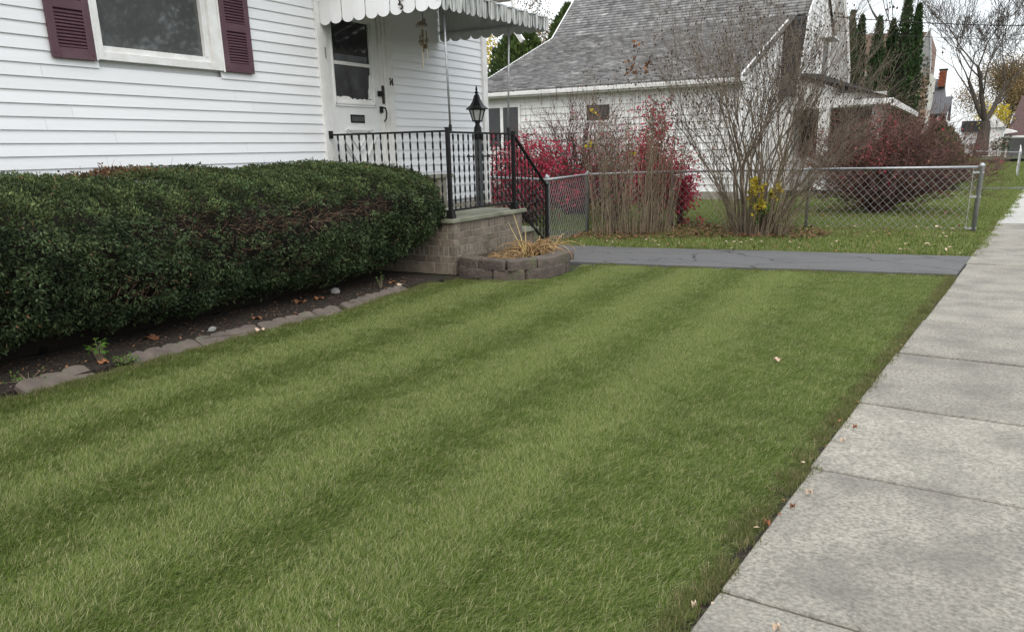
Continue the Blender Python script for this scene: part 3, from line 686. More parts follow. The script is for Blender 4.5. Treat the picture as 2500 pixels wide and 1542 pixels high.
for i in range(26):
    strap_leaf(sg, (-4.85 + rng.normal() * .15, 8.4 + rng.normal() * .3, .14), rng.uniform(0, 6.28), rng.uniform(.25, .65), rng.uniform(1.1, 1.5), rng.uniform(-.3, .5), .0028)
V, F = segs_mesh(sg); np_obj('weed_stem', V, F, MT['cane'], dp, rng.uniform(.7, 1.2, len(F)))['kind'] = 'stuff'

# ================================================================== EDGING
def edging(p0, p1, label, tilt=38, sunk=0.):
    a, b = Vector(p0), Vector(p1); L = (b - a).length; ang = math.atan2((b - a).y, (b - a).x)
    ns = max(2, round(L / .155)); w = L / ns; pts = [(0, -.075), (L, -.075)]
    for i in range(ns - 1, -1, -1):
        for j in range(7):
            t = math.pi * j / 6; pts.append((w * (i + .5) + w / 2 * math.cos(t), .038 + .036 * math.sin(t)))
    mb = MB().prism(pts, 'y', -.018, .018)
    rt = Matrix.Rotation(ang, 4, 'Z') @ Matrix.Rotation(-R(90 - tilt), 4, 'X')
    mb.v = [tuple(rt @ Vector(v)) for v in mb.v]
    c_ = Vector((a.x, a.y, 0.0 - sunk)); mb.v = [tuple(Vector(v) + c_ + Vector(rng.normal(size=3) * .0035)) for v in mb.v]
    tag(mb.build('edging_block', MT['edging'], loc=(a.x, a.y, 0), bevel=.004), label, 'garden edging', 'scalloped concrete edging along the hedge bed')
edging((-5.13, 2.66), (-5.20, 3.17), 'big tilted scalloped edging block nearest the camera, lying loose by the grass', 26)
edging((-5.22, 3.22), (-5.21, 3.43), 'short half-sunk scalloped edging stub beside the big tilted block', 14, .035)
edging((-5.15, 3.47), (-5.13, 4.05), 'scalloped edging block right after the green weed clump', 22)
edging((-5.13, 4.06), (-5.11, 4.66), 'scalloped edging block with a pale dry leaf lying at its grass side', 22)
edging((-5.105, 4.69), (-5.05, 5.29), 'scalloped edging block in the middle of the row, before the gap', 22)
edging((-5.045, 5.30), (-5.02, 5.60), 'short scalloped edging block just before the open gap in the row', 22)
edging((-5.03, 5.68), (-5.12, 6.28), 'scalloped edging block just after the open gap in the row', 22)
edging((-5.125, 6.29), (-5.22, 6.88), 'farthest scalloped edging block, at the porch end of the hedge bed', 20, .01)

# ================================================================== HEDGE
hedge = thing('yew_hedge', 'long clipped dark green yew hedge under the house window', 'hedge', (-6.0, 5.0, 0))
HY1 = 8.24
def hedge_surface(n):
    """points and outward normals on the clipped shape; u = arc position: 0 front bottom .. 1 back top"""
    prof = np.array([(-5.78, .14), (-5.52, .30), (-5.40, .55), (-5.37, .80), (-5.42, 1.00), (-5.55, 1.125), (-5.80, 1.205), (-6.20, 1.265), (-6.60, 1.295), (-6.74, 1.29)])
    seg = np.linalg.norm(np.diff(prof, axis=0), axis=1); cum = np.concatenate([[0], np.cumsum(seg)]); cum /= cum[-1]
    u = rng.random(n); x = np.interp(u, cum, prof[:, 0]); z = np.interp(u, cum, prof[:, 1])
    e = 1e-3; tx = np.interp(np.clip(u + e, 0, 1), cum, prof[:, 0]) - np.interp(np.clip(u - e, 0, 1), cum, prof[:, 0])
    tz = np.interp(np.clip(u + e, 0, 1), cum, prof[:, 1]) - np.interp(np.clip(u - e, 0, 1), cum, prof[:, 1])
    nn = np.stack([tz, np.zeros(n), -tx], 1); nn /= np.linalg.norm(nn, axis=1, keepdims=True) + 1e-9
    y = rng.uniform(.6, HY1, n)
    return u, np.stack([x, y, z], 1), nn
def hedge_end(P, nn):
    """round the right end and let its underside recede"""
    y = P[:, 1]; z = P[:, 2]; x = P[:, 0]
    mid = np.array([-6.05, 0, .75])
    t = np.clip((y - (HY1 - .55)) / .55, 0, 1)
    k = np.sqrt(np.clip(1 - t ** 4.0, 0, 1))
    P = P.copy(); P[:, 0] = mid[0] + (x - mid[0]) * k; zz = mid[2] + (z - mid[2]) * (.25 + .75 * k); P[:, 2] = zz
    P[:, 1] = y - .80 * np.clip((.66 - P[:, 2]) / .62, 0, 1) * np.clip((y - 4.2) / 3.4, 0, 1)
    lump = .055 * np.sin(P[:, 1] * 3.1 + P[:, 2] * 4) + .035 * np.sin(P[:, 1] * 7.3 - P[:, 2] * 6 + 1) + .02 * np.sin(P[:, 1] * 15 + P[:, 2] * 12)
    P = P + nn * lump[:, None] * np.array([1, 1, .35])
    n2 = nn.copy(); n2[:, 1] = t * 1.6; n2 /= np.linalg.norm(n2, axis=1, keepdims=True) + 1e-9
    return P, n2
NS = 42000
u, P, nn = hedge_surface(NS); P, nn = hedge_end(P, nn)
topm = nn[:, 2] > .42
# bare strip high on the front, and thin spots
def bare(P):
    b = np.exp(-((P[:, 2] - .86 - .03 * np.sin(P[:, 1] * 2)) / .12) ** 2) * np.clip((P[:, 1] - 3.6) / .9, 0, 1) * np.clip((7.35 - P[:, 1]) / .6, 0, 1)
    b = np.maximum(b, .8 * np.exp(-(((P[:, 2] - .62) / .10) ** 2 + ((P[:, 1] - 5.0) / .5) ** 2)))
    b = np.maximum(b, .8 * np.exp(-(((P[:, 2] - .45) / .08) ** 2 + ((P[:, 1] - 3.9) / .4) ** 2)))
    b = np.maximum(b, .7 * np.exp(-(((P[:, 2] - .40) / .12) ** 2 + ((P[:, 1] - 5.7) / .3) ** 2)))
    hole = .5 + .5 * np.sin(P[:, 1] * 9.1 + 3 * np.sin(P[:, 2] * 7)) * np.sin(P[:, 2] * 17 + P[:, 1] * 3)
    return b + .28 * (hole > .82)
keep = (rng.random(NS) > np.where(topm, .04, np.clip(bare(P) * 1.15, 0, .95))) & ~((P[:, 2] < .2) & (rng.random(NS) < .5))
P, nn, topm = P[keep], nn[keep], topm[keep]; NS = len(P)
P = P + nn * (rng.normal(size=(NS, 1)) * .022 - .012)
VV, FF, TT, MI = [], [], [], []
off = 0
for b in range(7):
    sd = rdir(NS); sd -= nn * (sd * nn).sum(1, keepdims=True) * .6
    D = nn * .55 + sd * 1.0 + np.array([0, 0, -.10]) * (~topm)[:, None] + np.array([0, 0, .35]) * topm[:, None]
    Nl = nn * .8 + rdir(NS) * .7
    L = rng.uniform(.018, .040, NS) * np.where(topm, .8, 1.0); Wd = L * rng.uniform(.30, .50, NS)
    base = P + sd * .010
    V, F = leaves_mesh(base, D, Nl, L, Wd, .06)
    VV.append(V); FF.append(F + off); off += len(V)
    clump = .75 + .35 * np.sin(P[:, 1] * 11 + P[:, 2] * 9) * np.sin(P[:, 1] * 5.2 - P[:, 2] * 13)
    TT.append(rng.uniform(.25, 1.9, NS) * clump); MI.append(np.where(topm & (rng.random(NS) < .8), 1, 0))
tt = np.concatenate(TT); mi = np.concatenate(MI)
# browned patches on top
yy = np.tile(P, (7, 1)); br = (np.exp(-(((yy[:, 1] - 4.55) / .42) ** 2 + ((yy[:, 0] + 6.5) / .18) ** 2)) * 1.1 > rng.random(len(yy))) | (rng.random(len(yy)) < .006)
mi = np.where(br, 2, mi)
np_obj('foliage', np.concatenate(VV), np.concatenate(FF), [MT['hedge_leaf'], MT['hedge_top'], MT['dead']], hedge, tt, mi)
# dark core: woody mass, with the shade between leaves put into its colour
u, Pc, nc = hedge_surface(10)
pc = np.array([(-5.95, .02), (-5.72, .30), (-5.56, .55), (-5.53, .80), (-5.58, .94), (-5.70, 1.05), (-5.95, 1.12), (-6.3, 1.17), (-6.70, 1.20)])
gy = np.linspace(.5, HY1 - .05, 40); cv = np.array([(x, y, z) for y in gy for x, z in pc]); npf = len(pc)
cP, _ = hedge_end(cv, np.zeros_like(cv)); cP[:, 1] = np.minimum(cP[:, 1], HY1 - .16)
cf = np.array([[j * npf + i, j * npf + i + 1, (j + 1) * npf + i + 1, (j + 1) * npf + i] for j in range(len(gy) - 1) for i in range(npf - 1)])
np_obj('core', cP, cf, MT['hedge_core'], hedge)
# twigs
NT = 15000; u, Pt, nt_ = hedge_surface(NT); Pt, nt_ = hedge_end(Pt, nt_)
w = bare(Pt) * .9 + .05 + .6 * (Pt[:, 2] < .25); kp = rng.random(NT) < w; Pt, nt_ = Pt[kp], nt_[kp]; NT = len(Pt)
sg = []
for i in range(NT):
    p = Pt[i] - nt_[i] * rng.uniform(.05, .14); d = rdir(1)[0] * .8 + nt_[i] * .35 + np.array([.0, rng.normal() * .9, .25]); d /= np.linalg.norm(d)
    L = rng.uniform(.06, .2); r = rng.uniform(.0018, .0046)
    for j in range(3):
        q = p + d * L / 3; sg.append([*p, *q, r * (1 - j * .22), r * (.78 - j * .22)]); p = q; d = d + rdir(1)[0] * .35; d /= np.linalg.norm(d)
V, F = segs_mesh(sg); np_obj('twigs', V, F, MT['hedge_twig'], hedge, np.repeat(rng.uniform(.4, 1.6, len(sg)), 3))
# stems
st = MB()
for y in np.arange(1.2, 7.6, .42):
    x = -6.15 + rng.normal() * .1
    for q in range(4):
        a = rng.uniform(0, 6.28); st.tube([(x, y, -.02), (x + .12 * math.cos(a), y + .15 * math.sin(a), .2), (x + .35 * math.cos(a), y + .4 * math.sin(a), .5)], [.022, .016, .009], 6)
st.build('stems', MT['hedge_twig'], hedge)

# small plants and bits in the bed
def weed(name, label, x, y, z, n, h, spread, L, m, cat='weed'):
    t = thing(name, label, cat, (x, y, 0)); sg = []; P_ = []; D_ = []
    for i in range(n):
        a = rng.uniform(0, 6.28); rr = spread * math.sqrt(rng.random()); q = np.array([x + rr * math.cos(a), y + rr * math.sin(a), z + h * rng.uniform(.3, 1)])
        sg.append([x + rr * .3 * math.cos(a), y + rr * .3 * math.sin(a), 0, *q, .003, .002]); P_.append(q); D_.append([math.cos(a), math.sin(a), rng.uniform(-.4, .4)])
    V, F = segs_mesh(sg); np_obj('stems', V, F, MT['cane'], t, np.ones(len(F)))
    P_ = np.repeat(np.array(P_), 3, 0) + rng.normal(size=(n * 3, 3)) * .012; D_ = np.repeat(np.array(D_), 3, 0) + rng.normal(size=(n * 3, 3)) * .6
    V, F = leaves_mesh(P_, D_, np.tile([0, 0, 1.], (n * 3, 1)) + rng.normal(size=(n * 3, 3)) * .3, rng.uniform(.7, 1.2, n * 3) * L, L * .7)
    np_obj('leaves', V, F, MT[m], t, rng.uniform(.6, 1.3, len(F)))
weed('seedling', 'bright green seedling with broad leaves under the hedge beside the edging stub', -5.36, 3.38, 0, 9, .16, .05, .055, 'green_leaf', 'seedling')
weed('weed_clump', 'round green weed clump between the edging stub and the long row', -5.13, 3.42, 0, 40, .05, .08, .022, 'green_leaf')
weed('weed_seedling', 'small pale green weed at the porch end of the hedge', -5.42, 6.75, 0, 9, .15, .04, .03, 'green_leaf')
weed('low_weed', 'low scattered weed leaves behind the big tilted edging block', -5.35, 2.85, 0, 24, .03, .16, .022, 'green_leaf')
for (x, y, s_, lb) in ((-5.63, 6.25, .055, 'pale grey stone lying in the shade at the porch end of the hedge'), (-5.38, 4.42, .035, 'grey stone in the bed beside the middle of the edging row')):
    mb = MB(); mb.lathe([(s_ * .5, 0), (s_ * 1.0, s_ * .4), (s_ * .9, s_ * .9), (s_ * .4, s_ * 1.2)], x, y, 7); mb.v = [(a + rng.normal() * s_ * .12, b + rng.normal() * s_ * .12, c + rng.normal() * s_ * .06) for a, b, c in mb.v]
    tag(mb.build('stone', MT['stone'], loc=(x, y, 0), bevel=0), lb, 'stone')

# ================================================================== FALLEN LEAVES
def leaf_scatter(name, n, region, L, m, lo=.004, curl=.5, extra=None):
    P_ = region(n); n = len(P_); D_ = rng.normal(size=(n, 3)) * np.array([1, 1, .3 * curl]); N_ = np.tile([0, 0, 1.], (n, 1)) + rng.normal(size=(n, 3)) * .4 * curl
    V, F = leaves_mesh(P_, D_, N_, rng.uniform(.6, 1.3, n) * L, rng.uniform(.5, .9, n) * L, .12)
    return tag(np_obj(name, V, F, m, attr=rng.uniform(.4, 1.5, len(F)), midx=(rng.integers(0, len(m), len(F)) if isinstance(m, list) else None)), kind='stuff')
def reg_poly(poly, z0, z1):
    poly = np.array(poly)
    def inside(p):
        c = np.zeros(len(p), bool); j = len(poly) - 1
        for i in range(len(poly)):
            a, b = poly[i], poly[j]
            cond = ((a[1] > p[:, 1]) != (b[1] > p[:, 1])) & (p[:, 0] < (b[0] - a[0]) * (p[:, 1] - a[1]) / (b[1] - a[1] + 1e-12) + a[0]); c ^= cond; j = i
        return c
    lo, hi = poly.min(0), poly.max(0)
    def f(n):
        p = rng.uniform(lo, hi, (n * 3, 2)); p = p[inside(p)][:n]
        return np.concatenate([p, rng.uniform(z0, z1, (len(p), 1))], 1)
    f.inside = inside
    return f
LM = [MT['dead'], MT['leaf_brown'], MT['dead'], MT['leaf_pale']]
leaf_scatter('bed_leaf_litter', 900, reg_poly([(-5.9, 2.3), (-5.25, 2.3), (-5.2, 4.5), (-5.1, 5.6), (-5.3, 7.4), (-5.9, 7.6)], .006, .012), .026, [MT['hedge_twig'], MT['dead'], MT['hedge_twig']])
leaf_scatter('shrub_leaf_litter', 3800, reg_poly([(-5.75, 11.6), (-4.6, 11.9), (-3.3, 12.55), (-1.9, 12.9), (-1.6, 13.7), (-2.6, 14.6), (-4.4, 14.9), (-5.6, 13.4)], .0, .05), .062, [MT['dead'], MT['leaf_brown'], MT['dead']])
leaf_scatter('lawn_leaf_litter', 230, reg_poly([(-2.0, 13.2), (.2, 13.6), (.35, 15.2), (-2.4, 15.0)], .0, .03), .07, [MT['leaf_pale'], MT['leaf_brown'], MT['dead']])
leaf_scatter('drive_edge_leaf_litter', 130, reg_poly([(-5.4, 11.05), (-3.4, 11.1), (.1, 11.5), (.2, 12.6), (-2, 12.6), (-5.2, 11.9)], .01, .035), .065, [MT['leaf_pale'], MT['leaf_brown']])
leaf_scatter('red_leaf_litter', 1500, reg_poly([(-3.3, 16.9), (.0, 16.9), (.35, 19.5), (-3.2, 20)], -.02, .02), .075, [MT['dull_red'], MT['leaf_brown'], MT['dead'], MT['dead']])
leaf_scatter('kerb_leaf_litter', 90, reg_poly([(-.63, 2.0), (-.53, 2.0), (.17, 10.4), (.05, 10.4)], .004, .02), .020, [MT['leaf_pale'], MT['leaf_orange'], MT['leaf_brown']])
def single_leaf(x, y, s_, m, label, z=.012, rot=None):
    s_ = s_ * (.72 if x > -.7 else 1.0); a = rng.uniform(0, 6.28) if rot is None else rot; pts = []
    for i in range(14):
        t = 2 * math.pi * i / 14; r = s_ * (.62 + .38 * abs(math.cos(2.5 * t))) * .5
        pts.append((x + r * math.cos(t + a) * 1.25, y + r * math.sin(t + a), z + .012 * math.sin(3 * t) + .5 * abs(r * math.sin(t)) ** 1.2))
    mb = MB(); vs = [(x, y, z + .004)] + pts + [(x, y, z + .002)] + [(p[0], p[1], p[2] - .002) for p in pts]
    fs = [(0, 1 + i, 1 + (i + 1) % 14) for i in range(14)] + [(15, 16 + (i + 1) % 14, 16 + i) for i in range(14)] + [(1 + i, 16 + i, 16 + (i + 1) % 14, 1 + (i + 1) % 14) for i in range(14)]
    mb.add(vs, fs); tag(mb.build('fallen_leaf', MT[m], loc=(x, y, 0)), label, 'leaf', 'single fallen leaves')
for a in ((-5.01, 4.60, .075, 'leaf_pale', 'pale curled leaf lying on the grass edge of the scalloped edging'), (-5.27, 3.34, .08, 'leaf_orange', 'orange curled leaf on the soil above the sunk edging stub'),
          (-5.42, 4.95, .09, 'leaf_brown', 'brown leaf on the bed behind the middle of the edging row'), (-5.62, 4.02, .13, 'leaf_brown', 'large brown leaf hanging low under the hedge front'),
          (-5.32, 6.95, .09, 'leaf_pale', 'pinkish dry leaf past the last edging block'), (-5.50, 7.05, .08, 'leaf_orange', 'reddish leaf at the foot of the brick porch'),
          (-5.62, 5.72, .12, 'leaf_brown', 'tan leaf in the deep shade under the hedge'), (-5.58, 5.95, .09, 'leaf_orange', 'rusty leaf beside the pale grey stone under the hedge'),
          (-5.45, 2.62, .11, 'leaf_orange', 'orange leaf in the bed at the left edge of the photo'),
          (-.585, 2.18, .022, 'leaf_pale', 'pale leaf by the sidewalk edge, nearest the camera'), (-.50, 2.86, .030, 'leaf_orange', 'orange leaf at the grass edge in the second sidewalk slab'),
          (-.405, 3.22, .034, 'leaf_pale', 'long pale leaf lying on the sidewalk next to the grass'), (-.44, 3.05, .024, 'leaf_brown', 'small brown leaf against the grass edge'),
          (-.36, 3.92, .028, 'leaf_pale', 'pale leaf just past the second visible sidewalk joint'), (-.33, 4.15, .026, 'leaf_orange', 'reddish leaf in the grass edge of the third slab'),
          (-.33, 2.17, .03, 'leaf_pale', 'pale leaf on the nearest sidewalk joint'), (-.95, 5.35, .05, 'leaf_pale', 'pale fleck of leaf on the lawn beside the sidewalk')):
    single_leaf(*a)

# ================================================================== FENCES
def chain(p0, p1, z0a, z1a, z0b, z1b, w=.062):
    """chain-link wires between two posts"""
    p0, p1 = np.array(p0), np.array(p1); L = np.linalg.norm(p1 - p0); nc = max(2, int(L / w)); sg = []
    d = (p1 - p0) / L; nrm = np.array([-d[1], d[0]])
    def pt(c, r, rows, side):
        u = c / nc; q = p0 + (p1 - p0) * u; za = z0a + (z0b - z0a) * u; zb = z1a + (z1b - z1a) * u
        q = q + nrm * .004 * side
        return [q[0], q[1], za + (zb - za) * r / rows]
    rows = int((z1a - z0a) / w)
    for c in range(nc):
        for r in range(rows):
            a, b = (c, c + 1) if r % 2 == 0 else (c + 1, c)
            if c % 2: a, b = b, a
            sg.append([*pt(a, r, rows, 1 if a % 2 else -1), *pt(b, r + 1, rows, 1 if b % 2 else -1),   .0028, .0028])
    return sg
def fence(name, label, pts, ztop, zbot, posts, toprail=True, cat='fence', rr=.02, pr=.026, rows_w=.062):
    t = thing(name, label, cat, (pts[0][0], pts[0][1], 0))
    sg = []
    for i in range(len(pts) - 1):
        sg += chain(pts[i], pts[i + 1], zbot[i], ztop[i], zbot[i + 1], ztop[i + 1], rows_w)
        if toprail:
            MB().tube([(*pts[i], ztop[i]), (*pts[i + 1], ztop[i + 1])], rr, 8).build('top_rail', MT['steel'], t, smooth=True)
    V, F = segs_mesh(sg); w_ = np_obj('chain_link', V, F, MT['wire'], t); w_['kind'] = 'stuff'
    for (x, y, z1, r) in posts:
        MB().lathe([(r, -.1), (r, z1), (r * 1.15, z1 + .005), (r * 1.15, z1 + .03), (r * .7, z1 + .055), (.004, z1 + .065)], x, y, 12).build('post', MT['steel'], t, smooth=True)
    return t
lf = fence('lot_line_fence', 'chain-link fence along the lot line ending at the sidewalk', [(-5.75, 13.07), (-4.6, 14.25), (-2.29, 14.62), (.20, 14.67)], [.985, .985, .99, 1.0], [.02, .02, .03, .03],
           [(-5.75, 13.07, .98, .034), (-4.6, 14.25, .96, .026), (-2.29, 14.62, .97, .026), (.25, 14.67, 1.0, .036)])
tb = MB()
tb.bar((.14, 14.665, .03), (.14, 14.665, .99), .02, .008, upv=(1, 0, 0))
for z in (.06, .55, .92): tb.bar((.13, 14.65, z), (.29, 14.65, z), .012, .03)
tb.build('tension_bar', MT['steel'], lf)
gt = fence('gate_fence', 'low chain-link gate panel between the porch newel and the grey gate post', [(-6.86, 11.55), (-5.42, 10.84), (-5.73, 13.03)], [1.0, .985, .985], [.03, .03, .03],
           [(-5.44, 10.86, 1.0, .022), (-5.47, 10.98, .98, .018)], cat='gate', rr=.018)

# ================================================================== SHRUBS
def cane_shrub(bases, Hs, spread, sub, r0, lean_c, wob=.06, branch_from=.35, twig=.35):
    """upright canes with ascending side twigs; returns segments and tips"""
    sg, tips = [], []
    for (bx, by), H_ in zip(bases, Hs):
        az = math.atan2(by - lean_c[1], bx - lean_c[0]) + rng.normal() * .5; el = math.pi / 2 - abs(rng.normal()) * spread
        p = np.array([bx, by, -.02]); d = np.array([math.cos(az) * math.cos(el), math.sin(az) * math.cos(el), math.sin(el)])
        n = max(4, int(H_ / .22)); r = r0 * rng.uniform(.6, 1.25)
        for i in range(n):
            q = p + d * H_ / n; f0, f1 = 1 - i / n * .75, 1 - (i + 1) / n * .75; sg.append([*p, *q, r * f0, r * f1]); p = q
            d = d + rng.normal(size=3) * wob * np.array([1, 1, .3]) + np.array([0, 0, .03]); d /= np.linalg.norm(d)
            if i / n > branch_from:
                for k in range(rng.poisson(sub)):
                    a2 = rng.uniform(0, 6.28); e = d * .85 + np.array([math.cos(a2), math.sin(a2), .15]) * rng.uniform(.25, .6); e /= np.linalg.norm(e)
                    pp = p.copy(); LL = rng.uniform(.4, 1.2) * twig * (1.2 - .5 * i / n); rr_ = max(.0022, r * f1 * .55)
                    for j in range(4):
                        qq = pp + e * LL / 4; sg.append([*pp, *qq, rr_ * (1 - j * .18), rr_ * (.82 - j * .18)]); pp = qq
                        e = e + rng.normal(size=3) * .13 + np.array([0, 0, .06]); e /= np.linalg.norm(e)
                        if j >= 1 and rng.random() < .55:
                            a3 = rdir(1)[0] * .6 + e; a3 /= np.linalg.norm(a3); q3 = pp + a3 * LL * .3; sg.append([*pp, *q3, rr_ * .6, .0016]); tips.append(q3)
                    tips.append(pp)
        tips.append(p)
    return sg, np.array(tips)
def pods(tips, frac, s):
    t = tips[rng.random(len(tips)) < frac]; n = len(t); sc = rng.uniform(.7, 1.3, n)[:, None] * s
    o = np.array([[1, 0, 0], [0, 1, 0], [-1, 0, 0], [0, -1, 0], [0, 0, 1.4], [0, 0, -1.2]])
    V = (t[:, None, :] + o[None] * sc[:, :, None]).reshape(-1, 3); b = (np.arange(n) * 6)[:, None]
    F = np.concatenate([b + np.array([[i, (i + 1) % 4, 4]]) for i in range(4)] + [b + np.array([[(i + 1) % 4, i, 5]]) for i in range(4)], 1).reshape(-1, 3)
    return V, F
def bases_in(n, c, rx, ry, rot=0.):
    a = rng.uniform(0, 6.28, n); r = np.sqrt(rng.random(n)); x, y = rx * r * np.cos(a), ry * r * np.sin(a)
    return [(c[0] + x[i] * math.cos(rot) - y[i] * math.sin(rot), c[1] + x[i] * math.sin(rot) + y[i] * math.cos(rot)) for i in range(n)]
def put_shrub(name, label, cat, c, sg, tips, podf, pods_s, mc='cane', group=None):
    t = thing(name, label, cat, (c[0], c[1], 0), group)
    V, F = segs_mesh(sg); np_obj('canes', V, F, MT[mc], t, np.repeat(rng.uniform(.65, 1.3, len(sg)), 3))
    if podf:
        V, F = pods(tips, podf, pods_s); np_obj('seed_pods', V, F, MT['pod'], t)['kind'] = 'stuff'
    return t
# A: dense upright thicket beside the gate post
b = bases_in(190, (-4.78, 12.85), .74, .36, .72)
sgA, tA = cane_shrub(b, rng.uniform(1.1, 2.75, 190), .13, .7, .0066, (-4.78, 12.85), .075, .30, .34)
shA = put_shrub('rose_of_sharon', 'dense upright thicket of bare tan canes beside the grey gate post', 'shrub', (-4.95, 12.75), sgA, tA, .42, .012)
sg2, t2 = cane_shrub(bases_in(3, (-4.6, 13.0), .25, .15), [3.0, 3.35, 3.2], .03, .12, .011, (-4.6, 13), .03, .6, .45)
V, F = segs_mesh(sg2); np_obj('tall_shoot', V, F, MT['cane'], shA, np.ones(len(F)))['kind'] = 'stuff'
tt_ = t2[t2[:, 2] > 2.1]
P_ = np.repeat(tt_[:9], 5, 0) + rng.normal(size=(min(9, len(tt_)) * 5, 3)) * .03
V, F = leaves_mesh(P_, rng.normal(size=P_.shape), rng.normal(size=P_.shape), .075, .05); np_obj('dry_leaves', V, F, MT['dead'], shA, rng.uniform(.6, 1.3, len(F)))
yl = tA[(tA[:, 2] > 1.2) & (tA[:, 2] < 2.0)][:14]
P_ = np.repeat(yl, 2, 0); V, F = leaves_mesh(P_, rng.normal(size=P_.shape), rng.normal(size=P_.shape), .075, .055); np_obj('yellow_leaves', V, F, MT['yellow_leaf'], shA, rng.uniform(.7, 1.2, len(F)))
# B: big vase-shaped shrub
def vase(stems, levels, seed, c):
    g = np.random.default_rng(seed); sg, tips = [], []
    def rec(p, d, L, r, lv):
        n = 5
        for i in range(n):
            q = p + d * L / n; r2 = max(.0018, r * (1 - .32 / n)); sg.append([*p, *q, r, r2]); p = q; r = r2
            d = d + g.normal(size=3) * .075 * np.array([1, 1, .4]) + np.array([0, 0, .035]); d /= np.linalg.norm(d)
            if lv >= 1 and g.random() < .45:
                e = d * .8 + g.normal(size=3) * .34 + np.array([0, 0, .12]); e /= np.linalg.norm(e); pp = p; rr = max(.0017, r * .45)
                for k in range(3):
                    qq = pp + e * L * .16; sg.append([*pp, *qq, rr, rr * .85]); pp = qq; e = e + g.normal(size=3) * .2 + np.array([0, 0, .08]); e /= np.linalg.norm(e)
                tips.append(pp)
        if lv >= levels: tips.append(p); return
        for i in range(2 if g.random() < .62 else 3):
            e = d + g.normal(size=3) * np.array([.30, .30, .12]); e /= np.linalg.norm(e); rec(p.copy(), e, L * g.uniform(.66, .92), r * .74, lv + 1)
    for (az, el, L, r) in stems:
        p = np.array([c[0] + .30 * math.cos(az) * g.random(), c[1] + .2 * math.sin(az) * g.random(), -.02])
        rec(p, np.array([math.cos(az) * math.cos(el), math.sin(az) * math.cos(el), math.sin(el)]), L, r, 0)
    return sg, np.array(tips)
cB = (-2.95, 13.25)
stems = [(rng.uniform(0, 6.28), R(rng.uniform(66, 88)), rng.uniform(.9, 1.2), rng.uniform(.020, .030)) for _ in range(19)]
stems += [(rng.normal() * .7, R(rng.uniform(42, 66)), rng.uniform(.7, 1.0), rng.uniform(.010, .016)) for _ in range(17)]
stems += [(math.pi + rng.normal() * .6, R(rng.uniform(52, 70)), rng.uniform(.6, .9), rng.uniform(.009, .014)) for _ in range(8)]
sgB, tB = vase(stems, 4, 77, cB)
b2 = bases_in(230, (-2.8, 13.2), .50, .26); sgC, tC = cane_shrub(b2, rng.uniform(.7, 2.1, 230), .40, .55, .0056, (-3.0, 13.3), .06, .3, .4)
shB = put_shrub('rose_of_sharon', 'tall vase-shaped bare shrub with dark seed pods in front of the chain-link fence', 'shrub', (-2.85, 13.25), sgB, tB[tB[:, 2] > 1.1], .22, .0135, mc='cane_grey')
V, F = segs_mesh(sgC); np_obj('young_canes', V, F, MT['cane'], shB, np.repeat(rng.uniform(.65, 1.2, len(sgC)), 3))['kind'] = 'stuff'
# sapling with yellow-green leaves at its foot
sap = thing('maple_sapling', 'yellow and green leafy sapling at the foot of the tall bare shrub', 'sapling', (-2.72, 12.98, 0))
sg, tp = cane_shrub(bases_in(9, (-2.74, 12.98), .07, .05), rng.uniform(.35, .82, 9), .10, .8, .005, (-2.72, 12.98), .08, .2, .18)
V, F = segs_mesh(sg); np_obj('stems', V, F, MT['cane'], sap, np.ones(len(F)))
P_ = np.repeat(tp, 7, 0) + rng.normal(size=(len(tp) * 7, 3)) * .03
V, F = leaves_mesh(P_, rng.normal(size=P_.shape) - [0, .3, .3], rng.normal(size=P_.shape) + [.4, -.8, .6], rng.uniform(.05, .09, len(P_)), .055)
hi = (P_[:, 2] + rng.normal(size=len(P_)) * .12) > .48
np_obj('leaves', V, F, [MT['green_leaf'], MT['yellow_leaf']], sap, rng.uniform(.6, 1.2, len(F)), hi.astype(int))

